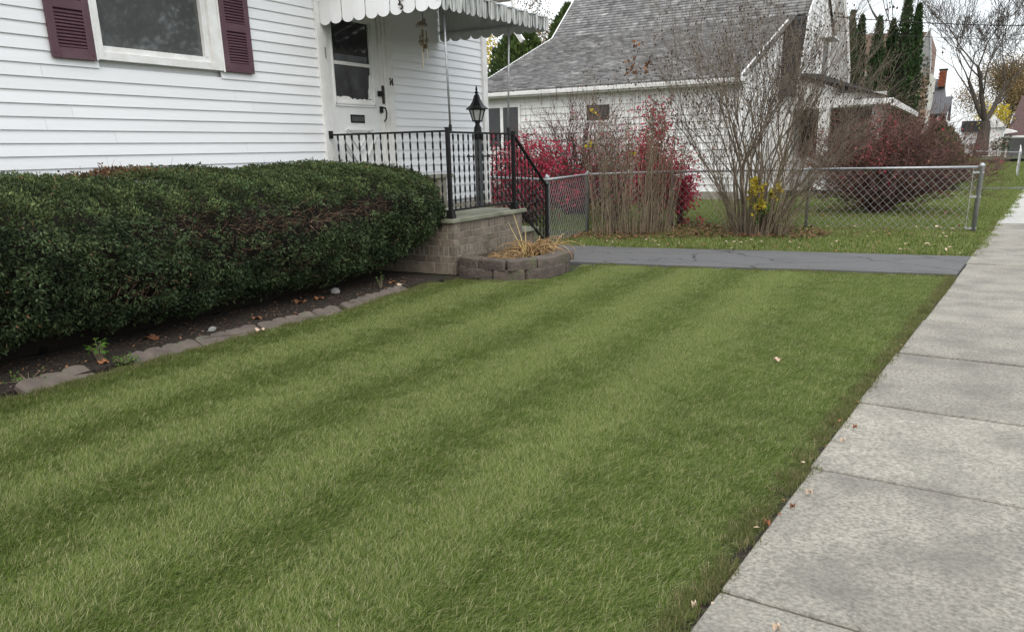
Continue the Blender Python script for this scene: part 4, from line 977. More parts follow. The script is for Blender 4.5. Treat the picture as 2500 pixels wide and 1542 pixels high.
def fine_bush(name, label, c, rx, ry, h, ncane, mc, leaf=None, cat='shrub', tw=.0022, sub=1.1, rough_leaf=.04, flat=1.0, spread=.62, base_r=.25, group=None, low=.3):
    """many-stemmed burning bush: arching limbs with fine twigs; leaf = (material, fraction, region fn)"""
    t = thing(name, label, cat, (c[0], c[1], 0), group); sg = []; tips = []
    for i in range(ncane):
        a = rng.uniform(0, 6.28); f = rng.random() ** .6
        tgt = np.array([c[0] + rx * f * math.cos(a), c[1] + ry * f * math.sin(a), h * (math.sqrt(max(0, 1 - f ** 2 * .92)) * rng.uniform(.72, 1.02)) + .1])
        if rng.random() < low: tgt[2] *= rng.uniform(.4, .8)
        p = np.array([c[0] + base_r * rx * .5 * math.cos(a) * rng.random(), c[1] + base_r * ry * .5 * math.sin(a) * rng.random(), 0.])
        n = 9; r = rng.uniform(.006, .013); q0 = p.copy()
        for j in range(n):
            u_ = (j + 1) / n; q = q0 + (tgt - q0) * np.array([u_ ** 1.25, u_ ** 1.25, u_ ** .9]) + rng.normal(size=3) * .03
            sg.append([*p, *q, r * (1 - j / n * .7), r * (1 - (j + 1) / n * .7)]); d = (q - p) / (np.linalg.norm(q - p) + 1e-9); p = q
            if j >= 2:
                for k in range(rng.poisson(sub)):
                    e = d * .9 + rdir(1)[0] * .75; e /= np.linalg.norm(e); pp = p.copy(); LL = rng.uniform(.18, .5)
                    for s_ in range(3):
                        qq = pp + e * LL / 3; sg.append([*pp, *qq, tw * (1.3 - s_ * .25), tw * (1.05 - s_ * .25)]); pp = qq; e = e + rng.normal(size=3) * .25 + [0, 0, .1]; e /= np.linalg.norm(e)
                        tips.append(pp)
                        if rng.random() < .5:
                            g_ = e + rdir(1)[0] * .8; g_ /= np.linalg.norm(g_); q3 = pp + g_ * LL * .35; sg.append([*pp, *q3, tw * .9, tw * .6]); tips.append(q3)
    V, F = segs_mesh(sg); np_obj('branches', V, F, MT[mc], t, np.repeat(rng.uniform(.6, 1.4, len(sg)), 3))
    tips = np.array(tips)
    for m, frac, fn, L in (leaf or []):
        w = fn(tips) * frac; s_ = tips[rng.random(len(tips)) < w]; P_ = np.repeat(s_, 2, 0) + rng.normal(size=(len(s_) * 2, 3)) * .025
        V, F = leaves_mesh(P_, rng.normal(size=P_.shape) + [0, 0, -.5], rng.normal(size=P_.shape), rng.uniform(.7, 1.3, len(P_)) * L, L * .5)
        np_obj('red_leaves' if 'red' in m else 'leaves', V, F, MT[m], t, rng.uniform(.5, 1.35, len(F)))
    return t
one = lambda p: np.ones(len(p))
# red bush behind the gate, beside the house corner
fine_bush('burning_bush', 'bright red leaved bush seen through the porch railing', (-7.6, 14.2), 1.4, .9, 1.72, 120, 'cane_dark', [('red_leaf', .55, lambda p: np.clip((1.85 - p[:, 2]) / .35, 0, 1) * np.clip((p[:, 2] - .15) * 2, 0, 1), .07)], sub=1.5)
# taller brown bush behind it
fine_bush('burning_bush', 'tall bare brown bush behind the gate in front of the neighbouring house', (-7.5, 16.4), 2.0, 1.0, 2.4, 190, 'cane_dark', [('red_leaf', .02, one, .05)], sub=2.0, tw=.0034)
fine_bush('burning_bush', 'sparse brown bush between the gate post and the tan cane thicket', (-6.0, 14.9), .85, .7, 1.9, 90, 'cane_dark', [('red_leaf', .10, one, .05)], sub=1.5)
fine_bush('burning_bush', 'narrow scarlet bush behind the tan cane thicket', (-5.05, 14.6), .42, .42, 1.85, 60, 'cane_dark', [('red_leaf', 1.0, lambda p: np.clip((p[:, 2] - .2) * 2, 0, 1), .075)], sub=1.6)
fine_bush('burning_bush', 'small low red sprig by the fence left of the vase-shaped shrub', (-4.52, 14.55), .30, .35, 1.05, 26, 'cane_dark', [('red_leaf', .9, one, .065)], sub=1.0)
# broad bush behind the lot line fence
fine_bush('burning_bush', 'broad dark reddish bush behind the chain-link fence', (-1.45, 18.2), 2.15, 1.4, 1.9, 420, 'cane_red', [('dull_red', .22, lambda p: np.exp(-(((p[:, 0] + 1.55) / .26) ** 2)) * np.clip((p[:, 2] - .6) * 2, 0, 1) * (p[:, 1] < 18.2), .06), ('red_leaf', .008, one, .055), ('dead', .02, one, .05)], sub=2.1, tw=.0038, low=.10, base_r=.12)
# green-grey conifer at its right
# ================================================================== TREES
def bare_tree(name, label, c, H_, r0, levels, spread=.55, mc='bark', lean=(0, 0), cat='tree', seed=1, twr=.010, base_split=.18, nsplit=(3, 5), group=None, first=None):
    g = np.random.default_rng(seed); t = thing(name, label, cat, c, group); sg = []; trunk = MB(); tips = []
    def rec(p, d, L, r, lv):
        n = 5; pts = [p.copy()]; rs = [r]
        for i in range(n):
            d = d + g.normal(size=3) * .10 + np.array([0, 0, .035]); d /= np.linalg.norm(d); p = p + d * L / n; pts.append(p.copy()); rs.append(max(twr * .6, r * (1 - (i + 1) / n * .42)))
        if lv <= 1: trunk.tube(pts, rs, 9 if lv == 0 else 7, caps=False)
        else:
            for i in range(n): sg.append([*pts[i], *pts[i + 1], rs[i], rs[i + 1]])
        if lv >= levels: tips.append(p); return
        k = int(g.integers(nsplit[0], nsplit[1]))
        for i in range(k):
            a = 2 * math.pi * (i + g.random()) / k; perp = np.array([math.cos(a), math.sin(a), 0]); perp -= d * perp.dot(d)
            e = d * (1 - .25 * spread) + perp * spread * g.uniform(.6, 1.3) + np.array([0, 0, .12]); e /= np.linalg.norm(e)
            st = pts[-1] if (i < 2 or lv == 0) else pts[int(g.integers(2, n))]
            rec(st.copy(), e, (first * g.uniform(.85, 1.15) if (lv == 0 and first) else L * g.uniform(.62, .85)), rs[-1] * (.62 if lv else .6), lv + 1)
    p0 = np.array(c, float); rec(p0, np.array([lean[0], lean[1], 1.]), H_ * base_split, r0, 0)
    trunk.build('trunk', MT[mc], t, smooth=True)
    V, F = segs_mesh(sg); np_obj('branches', V, F, MT[mc if mc != 'bark' else 'bark_far'], t)
    return t, np.array(tips)
bt, tips = bare_tree('bare_tree', 'big bare spreading tree beyond the fences on the right', (.62, 46, .70), 10.0, .36, 6, .60, seed=12, twr=.014, base_split=.16, nsplit=(3, 5), first=2.5)
bare_tree('bare_tree', 'bare tree rising behind the row of columnar evergreens', (-3.9, 52, 0), 15.0, .28, 6, .42, seed=9, twr=.018, base_split=.30, nsplit=(3, 4), mc='bark_far')

def conifer(name, label, c, r, h, n, seed, group=None, m='arbor', z0=0.0, tips=1, sz=.22):
    g = np.random.default_rng(seed); t = thing(name, label, 'tree', c, group)
    MB().tube([(c[0], c[1], c[2]), (c[0], c[1], c[2] + h * .9)], [r * .14, r * .03], 7).build('trunk', MT['bark'], t)
    u = g.random(n) ** .85; a = g.uniform(0, 2 * math.pi, n); z = z0 + (h - z0) * u
    prof = np.interp(u, [0, .12, .45, .75, .92, 1.0], [.82, 1.0, .92, .66, .30, .03]) * r
    prof = prof * (1 + .14 * np.sin(a * 3 + z * 2.1) * np.sin(z * 3.3 + a)) * g.uniform(.72, 1.08, n)
    P_ = np.stack([c[0] + prof * np.cos(a), c[1] + prof * np.sin(a), c[2] + z], 1)
    D_ = np.stack([np.cos(a) * .55, np.sin(a) * .55, np.full(n, .95)], 1) + g.normal(size=(n, 3)) * .28
    N_ = np.stack([np.cos(a), np.sin(a), np.full(n, .2)], 1) + g.normal(size=(n, 3)) * .6
    V, F = leaves_mesh(P_, D_, N_, g.uniform(.7, 1.4, n) * sz, g.uniform(.35, .6, n) * sz, .05)
    np_obj('crown', V, F, MT[m], t, g.uniform(.45, 1.5, len(F)) * np.repeat(1, len(F)))
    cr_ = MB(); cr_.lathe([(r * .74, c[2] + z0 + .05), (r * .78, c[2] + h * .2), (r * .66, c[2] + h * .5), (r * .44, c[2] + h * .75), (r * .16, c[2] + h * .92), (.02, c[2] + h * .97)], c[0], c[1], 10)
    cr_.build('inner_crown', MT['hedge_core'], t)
    return t
G_ = 'row of columnar evergreens beyond the neighbouring house'
for i, (x, y, r, h, lb) in enumerate(((-5.52, 44, .40, 7.4, 'left stem of the twin-topped columnar evergreen next to the grey gable wall'), (-5.14, 44.5, .36, 7.25, 'right stem of the twin-topped columnar evergreen before the sky gap'),
                                      (-4.30, 44, .42, 7.05, 'lower pointed evergreen column after the sky gap in the row'), (-3.72, 44.4, .44, 6.95, 'pointed evergreen column just before the tallest one'),
                                      (-3.15, 44, .50, 7.9, 'tallest dark evergreen column of the row'), (-2.70, 44.5, .42, 7.5, 'evergreen column beside the ivy covered house corner'))):
    conifer('columnar_evergreen', lb, (x, y, 0), r, h, 3000, 20 + i, G_, sz=.17, m='arbor')
# evergreen on the left behind the neighbour's roof
conifer('evergreen_tree', 'large light-green evergreen behind the left end of the shingle roof', (-19.4, 36, 0), 2.0, 7.3, 9000, 41, sz=.24, m='arbor_light')
conifer('evergreen_tree', 'second rounded evergreen overlapping the shingle roof edge', (-17.3, 37, 0), 1.7, 7.9, 7000, 42, sz=.24, m='arbor_light')
def leafy_tree(name, label, c, r, h, n, m, seed, trunk_h=.35, sz=.3, sparse=1.0):
    g = np.random.default_rng(seed); t, tp = bare_tree(name, label, c, h, .05 * r, 4, .6, mc='bark_far', seed=seed, twr=.014, base_split=.28)
    cen = []
    for i in range(26):
        d = g.normal(size=3); d /= np.linalg.norm(d); cen.append(np.array([c[0], c[1], c[2] + h * .64]) + d * np.array([r, r, h * .34]) * g.uniform(.3, .95))
    cen = np.array(cen); k = g.integers(0, len(cen), n); P_ = cen[k] + g.normal(size=(n, 3)) * r * .15
    V, F = leaves_mesh(P_, g.normal(size=(n, 3)), g.normal(size=(n, 3)), g.uniform(.6, 1.3, n) * sz, sz * .6)
    np_obj('crown', V, F, MT[m], t, g.uniform(.6, 1.4, len(F)) * (.75 + .5 * (k % 5) / 5))
    return t
leafy_tree('autumn_tree', 'golden yellow tree showing left of the light-green evergreen', (-24.5, 42, 0), 2.0, 7.6, 6000, 'yellow_leaf', 51, sz=.16)
leafy_tree('autumn_tree', 'thin orange-brown tree top above the awning', (-24.0, 46, 0), 3.2, 12.2, 5000, 'autumn', 52, sz=.15)
leafy_tree('autumn_tree', 'hazy golden tree behind the big bare tree', (2.9, 84, .6), 4.2, 7.6, 26000, 'autumn', 53, sz=.15)
leafy_tree('autumn_tree', 'brownish thinning tree at the right edge behind the brown house', (6.2, 92, .6), 4.5, 8.5, 16000, 'autumn', 54, sz=.16)
leafy_tree('autumn_tree', 'low yellow tree beside the brown house porch', (1.4, 62, .6), 1.2, 3.4, 900, 'yellow_leaf', 55, sz=.16)
conifer('conifer_shrub', 'grey-green conifer shrub at the right end of the broad reddish bush', (-.72, 27, 0), .75, 1.85, 2600, 61, m='arbor_light', sz=.13)
weed('garden_shrub', 'small dark leafy shrub on the bank in front of the white far house', 1.35, 44, .75, 140, .75, .38, .10, 'arbor', 'shrub')

# ================================================================== NEIGHBOURING HOUSE
nh = thing('neighbour_house', 'white house with a broad grey shingle roof beyond the fence', 'house', (-9.2, 25, 0))
ZE = 3.02; YE = 22.0; XM = -4.88
MB().box((-13.4, YE + .03, 0), (-5.36, 28.2, 2.98)).build('wall', MT['asbestos'], nh)
e2 = .185
for k in range(15):
    z = .22 + k * e2; cuts = [-13.4] + sorted(rng.uniform(-12.5, -6, 3)) + [-5.34]
    for a, b in zip(cuts, cuts[1:]): board(a + .004, b - .004, z, nh, YE, e2, 'asbestos', .034, 'y', -1, 'siding_board')
MB().box((-13.4, YE - .01, 0), (-5.36, YE + .03, .22)).build('foundation', MT['mortar'], nh)
# eave: fascia and gutter
MB().box((-13.9, YE - .34, ZE - .075), (-5.15, YE - .30, ZE + .115)).build('fascia', MT['trim'], nh)
MB().prism([(YE - .345, ZE - .04), (YE - .43, ZE - .03), (YE - .44, ZE + .045), (YE - .345, ZE + .045)], 'x', -13.9, -5.15).build('gutter', MT['trim'], nh)
MB().box((-13.9, YE - .30, ZE - .08), (-5.15, YE + .02, ZE - .06)).build('soffit', MT['cream'], nh)
for i in range(11): MB().box((-13.5 + i * .78, YE - .35, ZE + .075), (-13.46 + i * .78, YE - .338, ZE + .10)).build('gutter_hook', MT['iron'], nh)
def nwin(x0, x1, z0, z1, mull=False):
    f = MB(); f.box((x0 - .07, YE - .035, z0 - .07), (x1 + .07, YE + .0, z0)); f.box((x0 - .07, YE - .035, z1), (x1 + .07, YE, z1 + .07))
    f.box((x0 - .07, YE - .035, z0), (x0, YE, z1)); f.box((x1, YE - .035, z0), (x1 + .07, YE, z1))
    if mull: f.box(((x0 + x1) / 2 - .05, YE - .034, z0), ((x0 + x1) / 2 + .05, YE, z1))
    w = f.build('window', MT['trim'], nh)
    MB().box((x0, YE - .024, z0), (x1, YE - .020, z1)).build('pane', MT['far_pane'], w)
nwin(-13.1, -11.95, 1.55, 2.68, True); nwin(-9.7, -8.99, 2.20, 2.62)
# roof: lower shallow slope, steeper upper slope, built of shingles
S1, S2 = .352, .80
YB, ZB = 27.75, ZE + .11 + .352 * (27.75 - (YE - .36)); YR, ZR = 30.2, ZB + S2 * (30.2 - 27.75)
roof_pts = lambda y: (ZE + .11 + S1 * (y - (YE - .36))) if y <= YB else ZB + S2 * (y - YB)
rd = MB()
rd.add([(-13.6, YE - .36, ZE + .09), (-5.12, YE - .36, ZE + .09), (-5.12, YB + .1, ZB - .06), (-13.6, YB + .1, ZB - .06), (XM + .12, YR, ZR - .08), (-13.6, YR, ZR - .08), (-13.6, 38, 3.0), (-5.12, 38, 3.0)], [(0, 1, 2, 3), (3, 2, 4, 5), (5, 4, 7, 6)])
roof = rd.build('roof', MT['roof_dark'], nh)
sh_m = []
def shingle_mesh(L, ev, slope, tone):
    cs, sn = math.cos(slope), math.sin(slope); t = .036; D = ev + .02
    b = [(0, -.003), (D * cs, D * sn - .003), (D * cs - .0, D * sn + .002), (0, t)]
    V = [(-L / 2, p[0], p[1]) for p in b] + [(L / 2, p[0], p[1]) for p in b]
    return V, [(0, 1, 2, 3), (7, 6, 5, 4), (0, 4, 5, 1), (1, 5, 6, 2), (2, 6, 7, 3), (3, 7, 4, 0)]
made = 0; RV, RF, RT = [], [], []
cache = {}
y = YE - .36
while y < YR - .03:
    sl = math.atan(S1 if y < YB else S2); ev = .165; x = -13.6 - rng.uniform(0, .25); z = roof_pts(y)
    XE = -5.10 if y < YB else XM + .13
    while x < XE - .02:
        L = rng.choice([.24, .30, .36]); xa, xb = max(x, -13.62), min(x + L, XE)
        if xb - xa > .05:
            tn = round(float(np.clip(rng.normal(1, .15), .6, 1.5)) * 5) / 5
            if made < 300:
                key = (round(xb - xa, 2), sl, tn)
                if key not in cache:
                    V, F = shingle_mesh(key[0] - .006, ev, sl, tn); cache[key] = np_mesh('shingle', V, F, MT['roof'], np.full(len(F), tn))
                link('shingle', cache[key], roof, ((xa + xb) / 2, y, z)); made += 1
            else:
                V, F = shingle_mesh(xb - xa - .006, ev, sl, tn); o_ = len(RV); RV += [((xa + xb) / 2 + p[0], y + p[1], z + p[2]) for p in V]; RF += [tuple(i + o_ for i in f) for f in F]; RT += [tn] * len(F)
        x += L
    yn = y + ev * math.cos(sl); y = YB + .0005 if (y < YB - 1e-3 < yn - .03) else yn
sf = np_obj('shingle_field', np.array(RV), np.array(RF), MT['roof'], roof, RT); sf['kind'] = 'stuff'
MB().bar((-13.62, YR, ZR + .005), (XM + .13, YR, ZR + .005), .16, .03).build('ridge_cap', MT['roof_dark'], roof)
for xx, ya in ((-13.63, None),):
    MB().bar((xx, YE - .36, ZE + .06), (xx, YB, ZB - .04), .04, .13).build('rake_board', MT['trim'], nh); MB().bar((xx, YB, ZB - .04), (xx, YR, ZR - .04), .04, .13).build('rake_board', MT['trim'], nh)
MB().box((-9.5, YR - .75, ZR - .45), (-9.15, YR - .30, ZR + .7)).build('chimney', MT['trim'], nh)
# street-side wall of the low wing with its louvre vent
wg = MB(); XG = -5.30
wg.prism([(YE, 0), (26.75, 0), (26.75, 4.80), (YE, 3.02)], 'x', XG - .1, XG); wg.build('wing_gable', MT['asbestos'], nh)
MB().bar((XG + .05, YE - .36, ZE + .045), (XG + .05, 27.1, ZE + .045 + .352 * (27.1 - YE + .36)), .05, .20).build('rake_board', MT['trim'], nh)
for k in range(9): board(YE + .3 + k * .55, 26.72, 2.9 + k * .21, nh, XG + .02, .21, 'asbestos', .018, 'x')
vt = MB(); vt.box((XG, 25.9, 3.15), (XG + .03, 26.5, 3.95)); vo = vt.build('vent', MT['trim'], nh)
for k in range(11): MB().box((XG + .03, 25.98, 3.2 + k * .066), (XG + .045, 26.42, 3.225 + k * .066)).build('slat', MT['grille'], vo)
# gambrel block facing the street
gam = [(26.9, 0), (26.9, 3.1), (27.85, 5.12), (30.2, 7.0), (33.2, 5.4), (34.6, 3.2), (34.6, 0)]
MB().prism(gam, 'x', XM - 3.4, XM).build('gambrel_wall', MT['asbestos'], nh)
for k in range(22):
    z = 2.6 + k * .21; half = np.interp(z, [3.1, 5.12, 7.0], [26.92, 27.87, 30.2]); hi2 = 33.6
    if half < hi2 - .2: board(half + .05, hi2, z, nh, XM + .02, .21, 'asbestos', .018, 'x')
for (a, b) in (((26.55, 2.85), (27.6, 5.18)), ((27.6, 5.18), (30.2, 7.22))):
    MB().bar((XM + .16, *a), (XM + .16, *b), .04, .20).build('rake_board', MT['trim'], nh)
# dark steep slope, course by course
for k in range(20):
    u0, u1 = k / 20, (k + 1) / 20; ya, yb = 26.5 + 1.1 * u0, 26.5 + 1.1 * u1; za, zb = 2.85 + 2.33 * u0, 2.85 + 2.33 * u1
    V = [(XM - 3.6, ya, za + .02), (XM + .14, ya, za + .02), (XM + .14, yb + .02, zb + .035), (XM - 3.6, yb + .02, zb + .035), (XM - 3.6, ya + .05, za - .03), (XM + .14, ya + .05, za - .03), (XM + .14, yb + .06, zb - .03), (XM - 3.6, yb + .06, zb - .03)]
    np_obj('shingle_course', V, [(0, 1, 2, 3), (7, 6, 5, 4), (0, 4, 5, 1), (1, 5, 6, 2), (2, 6, 7, 3), (3, 7, 4, 0)], MT['roof_dark'], nh, np.full(6, rng.uniform(.7, 1.5)))
MB().add([(XM - 3.6, 30.2, 7.15), (XM + .12, 30.2, 7.15), (XM + .1, 33.4, 5.5), (XM - 3.6, 33.4, 5.5), (XM + .1, 34.8, 3.1), (XM - 3.6, 34.8, 3.1)], [(0, 1, 2, 3), (3, 2, 4, 5)]).build('gambrel_roof', MT['roof_dark'], nh)
# bay in the middle of the gable; shade on its camera side put into grey
MB().prism([(XM, 0), (XM + .70, 0), (XM + .70, 3.8), (XM + .50, 5.45), (XM + .1, 7.6), (XM, 7.8)], 'y', 33.65, 34.0).build('bay', MT['greywall'], nh)
for k in range(34):
    zz = 2.5 + k * .155; board(XM + .01, XM + float(np.interp(zz, [3.8, 5.45, 7.6], [.69, .49, .09])), zz, nh, 33.64, .155, 'greywall', .012, 'y', -1)
MB().bar((XM + .73, 33.6, 2.4), (XM + .73, 33.6, 3.85), .06, .08).build('corner_board', MT['trim'], nh); MB().bar((XM + .73, 33.6, 3.85), (XM + .52, 33.6, 5.5), .06, .08, upv=(1, 0, 0)).build('corner_board', MT['trim'], nh)
MB().bar((XM + .52, 33.6, 5.5), (XM + .1, 33.6, 7.75), .07, .09, upv=(1, 0, 0)).build('rake_board', MT['trim'], nh)
w_ = MB().box((XM + .02, 31.3, 3.35), (XM + .06, 32.7, 4.9)).build('window', MT['trim'], nh)
MB().box((XM + .061, 31.45, 3.5), (XM + .065, 32.55, 4.75)).build('pane', MT['far_pane'], w_)
MB().prism([(31.2, 4.95), (32.9, 4.95), (32.9, 5.0), (31.2, 5.0)], 'x', XM + .02, XM + .42).build('window_hood', MT['trim'], nh)
# front porch with a hipped roof
YP = 27.0; PX = -2.25
MB().box((XG, YP, 2.46), (PX, YP + .06, 2.86)).build('porch_fascia', MT['trim'], nh)
MB().add([(XG + .01, YP - .01, 2.86), (-3.55, YP - .01, 2.861), (XG + .01, YP - .01, 3.55), (XG + .01, YP + .05, 2.86), (-3.55, YP + .05, 2.861), (XG + .01, YP + .05, 3.55)], [(0, 1, 2), (3, 5, 4), (0, 3, 4, 1), (1, 4, 5, 2), (2, 5, 3, 0)]).build('porch_gable', MT['trim'], nh)
MB().add([(XG, YP - .2, 3.62), (-3.5, YP - .25, 2.95), (PX + .25, YP - .25, 2.66), (XM + .1, YP + 4, 3.75), (XM + .7, 36, 3.4), (PX + .25, 40, 2.66)], [(0, 1, 2, 3), (3, 2, 5, 4)]).build('porch_roof', MT['roof_dark'], nh)
MB().box((-3.5, YP - .24, 2.50), (PX + .22, YP - .18, 2.66)).build('gutter', MT['trim'], nh)
MB().box((PX + .16, YP - .24, 2.44), (PX + .26, 40, 2.62)).build('gutter', MT['trim'], nh)
MB().box((-5.2, YP + .1, 0), (PX - .4, YP + .14, 1.0)).build('porch_rail_wall', MT['greywall'], nh)
MB().box((-5.2, YP + 1.5, 0), (PX - .3, YP + 1.56, 2.46)).build('porch_shade_panel', MT['dark'], nh)  # dark sheet for the open porch: its inner shade put into colour
for x in (-3.95, -2.45): MB().box((x - .16, YP + .02, 0), (x + .16, YP + .3, 2.46)).build('porch_column', MT['greywall' if x > -3 else 'trim'], nh)

# ================================================================== FAR HOUSES
ih = thing('ivy_house', 'pale house with a vine covered corner behind the columnar evergreens', 'house', (-4.5, 50, 0))
MB().box((-9, 48, 0), (-2.14, 58, 5.0)).build('wall', MT['cream'], ih)
MB().prism([(-9.2, 5.0), (-2.3, 5.0), (-2.3, 6.75), (-5.6, 6.9), (-9.2, 6.8)], 'y', 48.3, 58).build('roof', MT['pink_roof'], ih)
MB().prism([(-2.30, 6.83), (-2.72, 6.0), (-2.50, 4.68), (-2.10, 4.62), (-2.14, 5.35)], 'y', 47.9, 48.2).build('gable_eave', MT['greywall'], ih)
for a, b in (((-2.30, 6.86), (-2.74, 6.0)), ((-2.28, 6.86), (-2.10, 5.35)), ((-2.10, 5.35), (-2.06, 4.62))): MB().bar((a[0], 47.86, a[1]), (b[0], 47.86, b[1]), .05, .08, upv=(0, 1, 0)).build('rake_board', MT['trim'], ih)
nI = 900; P_ = np.stack([rng.uniform(-2.55, -2.12, nI), np.full(nI, 47.95), rng.uniform(.5, 5.6, nI)], 1)
V, F = leaves_mesh(P_, rng.normal(size=(nI, 3)), rng.normal(size=(nI, 3)) + [0, -1.5, .4], .17, .13); np_obj('vine_leaves', V, F, [MT['leaf_pale'], MT['arbor'], MT['leaf_pale']], ih, rng.uniform(.5, 1.2, len(F)), rng.integers(0, 3, len(F)))
gh = thing('grey_roof_house', 'dark trimmed house with a grey gable roof and red brick chimney', 'house', (-2.2, 58, 0))
MB().box((-3.6, 55.4, 0), (-1.42, 62, 2.95)).build('wall', MT['brownhouse'], gh)
MB().add([(-3.4, 55, 2.98), (-1.22, 55, 2.95), (-1.05, 57, 3.98), (-1.45, 57, 3.98), (-1.72, 59.2, 5.15), (-3.3, 59.2, 5.20), (-3.4, 55.1, 2.88), (-1.22, 55.1, 2.85)], [(0, 1, 2, 3, 4, 5), (6, 7, 1, 0)]).build('roof', MT['roof_plain'], gh)
chm = MB().box((-1.98, 57.6, 4.6), (-1.58, 58.2, 5.55)).build('chimney', MT['mortar'], gh)
for r_ in range(9):
    for q in range(2):
        link('brick', brick_piece(.185, .05, .085), chm, (-1.88 + q * .2 - .05 * (r_ % 2), 57.58, 4.66 + r_ * .098)).data = MB().box((-.092, -.025, -.042), (.092, .025, .042)).mesh('brick', MT['redbrick']) if (r_ + q) == 0 else bpy.data.meshes.get('brick_red', None) or MB().box((-.092, -.025, -.042), (.092, .025, .042)).mesh('brick_red', MT['redbrick'])
MB().box((-2.02, 57.55, 5.551), (-1.54, 58.25, 5.62)).build('chimney_cap', MT['iron'], gh)
MB().box((-1.75, 55.3, 0), (-1.60, 55.45, 2.9)).build('porch_column', MT['trim'], gh)
MB().prism([(55.0, 2.62), (60, 2.62), (57.5, 4.0)], 'x', -1.20, -1.12).build('gable_board', MT['iron'], gh)
wh = thing('far_white_house', 'small white house with an awning behind the big bare tree', 'house', (1.1, 62, .6))
MB().box((.95, 61, .4), (1.95, 68, 2.15)).build('wall', MT['asbestos'], wh)
MB().prism([(.85, 2.15), (2.05, 2.15), (1.3, 2.95)], 'y', 60.9, 68).build('gable', MT['asbestos'], wh)
MB().add([(2.0, 60.8, 2.05), (2.7, 60.9, 1.88), (2.7, 63, 1.95), (2.0, 63, 2.15), (2.0, 60.8, 1.75), (2.7, 60.9, 1.85)], [(0, 1, 2, 3), (0, 4, 5, 1)]).build('awning', MT['trim'], wh)
g2 = thing('far_garage', 'pale garage with a grey roof behind the tree trunk', 'garage', (.2, 66, .5))
MB().box((-.4, 66, .4), (.75, 70, 2.0)).build('wall', MT['asbestos'], g2); MB().add([(-.5, 65.8, 1.98), (.85, 65.8, 1.98), (.85, 68, 2.75), (-.5, 68, 2.75)], [(0, 1, 2, 3)]).build('roof', MT['roof_dark'], g2)
bh = thing('far_brown_house', 'brown house with a covered porch at the right edge', 'house', (3.6, 66, .5))
MB().box((2.55, 66, .3), (8, 74, 2.2)).build('wall', MT['brownhouse'], bh); MB().add([(2.15, 63, 1.62), (8, 63, 1.62), (8, 68, 4.3), (2.95, 68, 4.3)], [(0, 1, 2, 3)]).build('roof', MT['brownhouse'], bh)
MB().bar((2.1, 62.95, 1.58), (8, 62.95, 1.58), .08, .13).build('gutter', MT['trim'], bh)
for x in (2.3, 3.5): MB().box((x - .06, 63.2, .3), (x + .06, 63.32, 1.56)).build('porch_column', MT['trim'], bh)
MB().box((2.5, 65.9, .3), (8, 65.98, 1.6)).build('porch_wall', MT['greywall'], bh)
# far white-posted fence on the bank
ff = thing('far_fence', 'far chain-link fence with white posts on the bank by the sidewalk', 'fence', (.4, 36, .5))
MB().tube([(.30, 36.2, 1.0), (1.80, 35.9, .93)], .016, 6).build('top_rail', MT['steel'], ff)
MB().tube([(1.80, 35.9, .96), (1.80, 35.9, -.05)], .020, 8).build('post', MT['steel'], ff)
MB().tube([(1.80, 35.9, .93), (2.05, 42, 1.15)], .02, 6).build('top_rail', MT['trim'], ff)
for y in (38, 40, 42): MB().tube([(1.80 + (y - 35.9) * .041, y, 1.02), (1.80 + (y - 35.9) * .041, y, 0)], .024, 8).build('post', MT['trim'], ff)
for z, dz, yy in ((5.80, -.55, 32.9), (5.35, -.45, 33.0)):
    pts = []
    for i in range(13):
        u_ = i / 12; pts.append((XM + .2 + (14 - XM) * u_, yy + 6 * u_, z - 2.4 * u_ * (1 - u_) + dz * .5 * u_))
    tag(MB().tube(pts, .016 if z > 5.5 else .010, 5).build('power_line', MT['iron'], loc=pts[0]), 'upper thick overhead wire from the neighbouring gable' if z > 5.5 else 'lower thin overhead wire crossing the columnar evergreens', 'power line')

# trees across the street, seen only in the window glass
bare_tree('street_tree', 'bare street tree across the road, mirrored in the window', (13.0, 19, 0), 13, .34, 6, .6, seed=71, twr=.02, base_split=.2, mc='bark')
conifer('street_evergreen', 'dark evergreen across the road, mirrored in the window', (17, 15, 0), 2.6, 5.2, 3500, 72, sz=.5)
conifer('street_evergreen', 'second dark evergreen across the road beside the bare street tree', (18, 28, 0), 2.6, 5.6, 3500, 73, sz=.5)
leafy_tree('street_maple', 'thinning maple across the road, mirrored in the window', (17, 27, 0), 3.5, 9.0, 1300, 'arbor', 74, sz=.4)

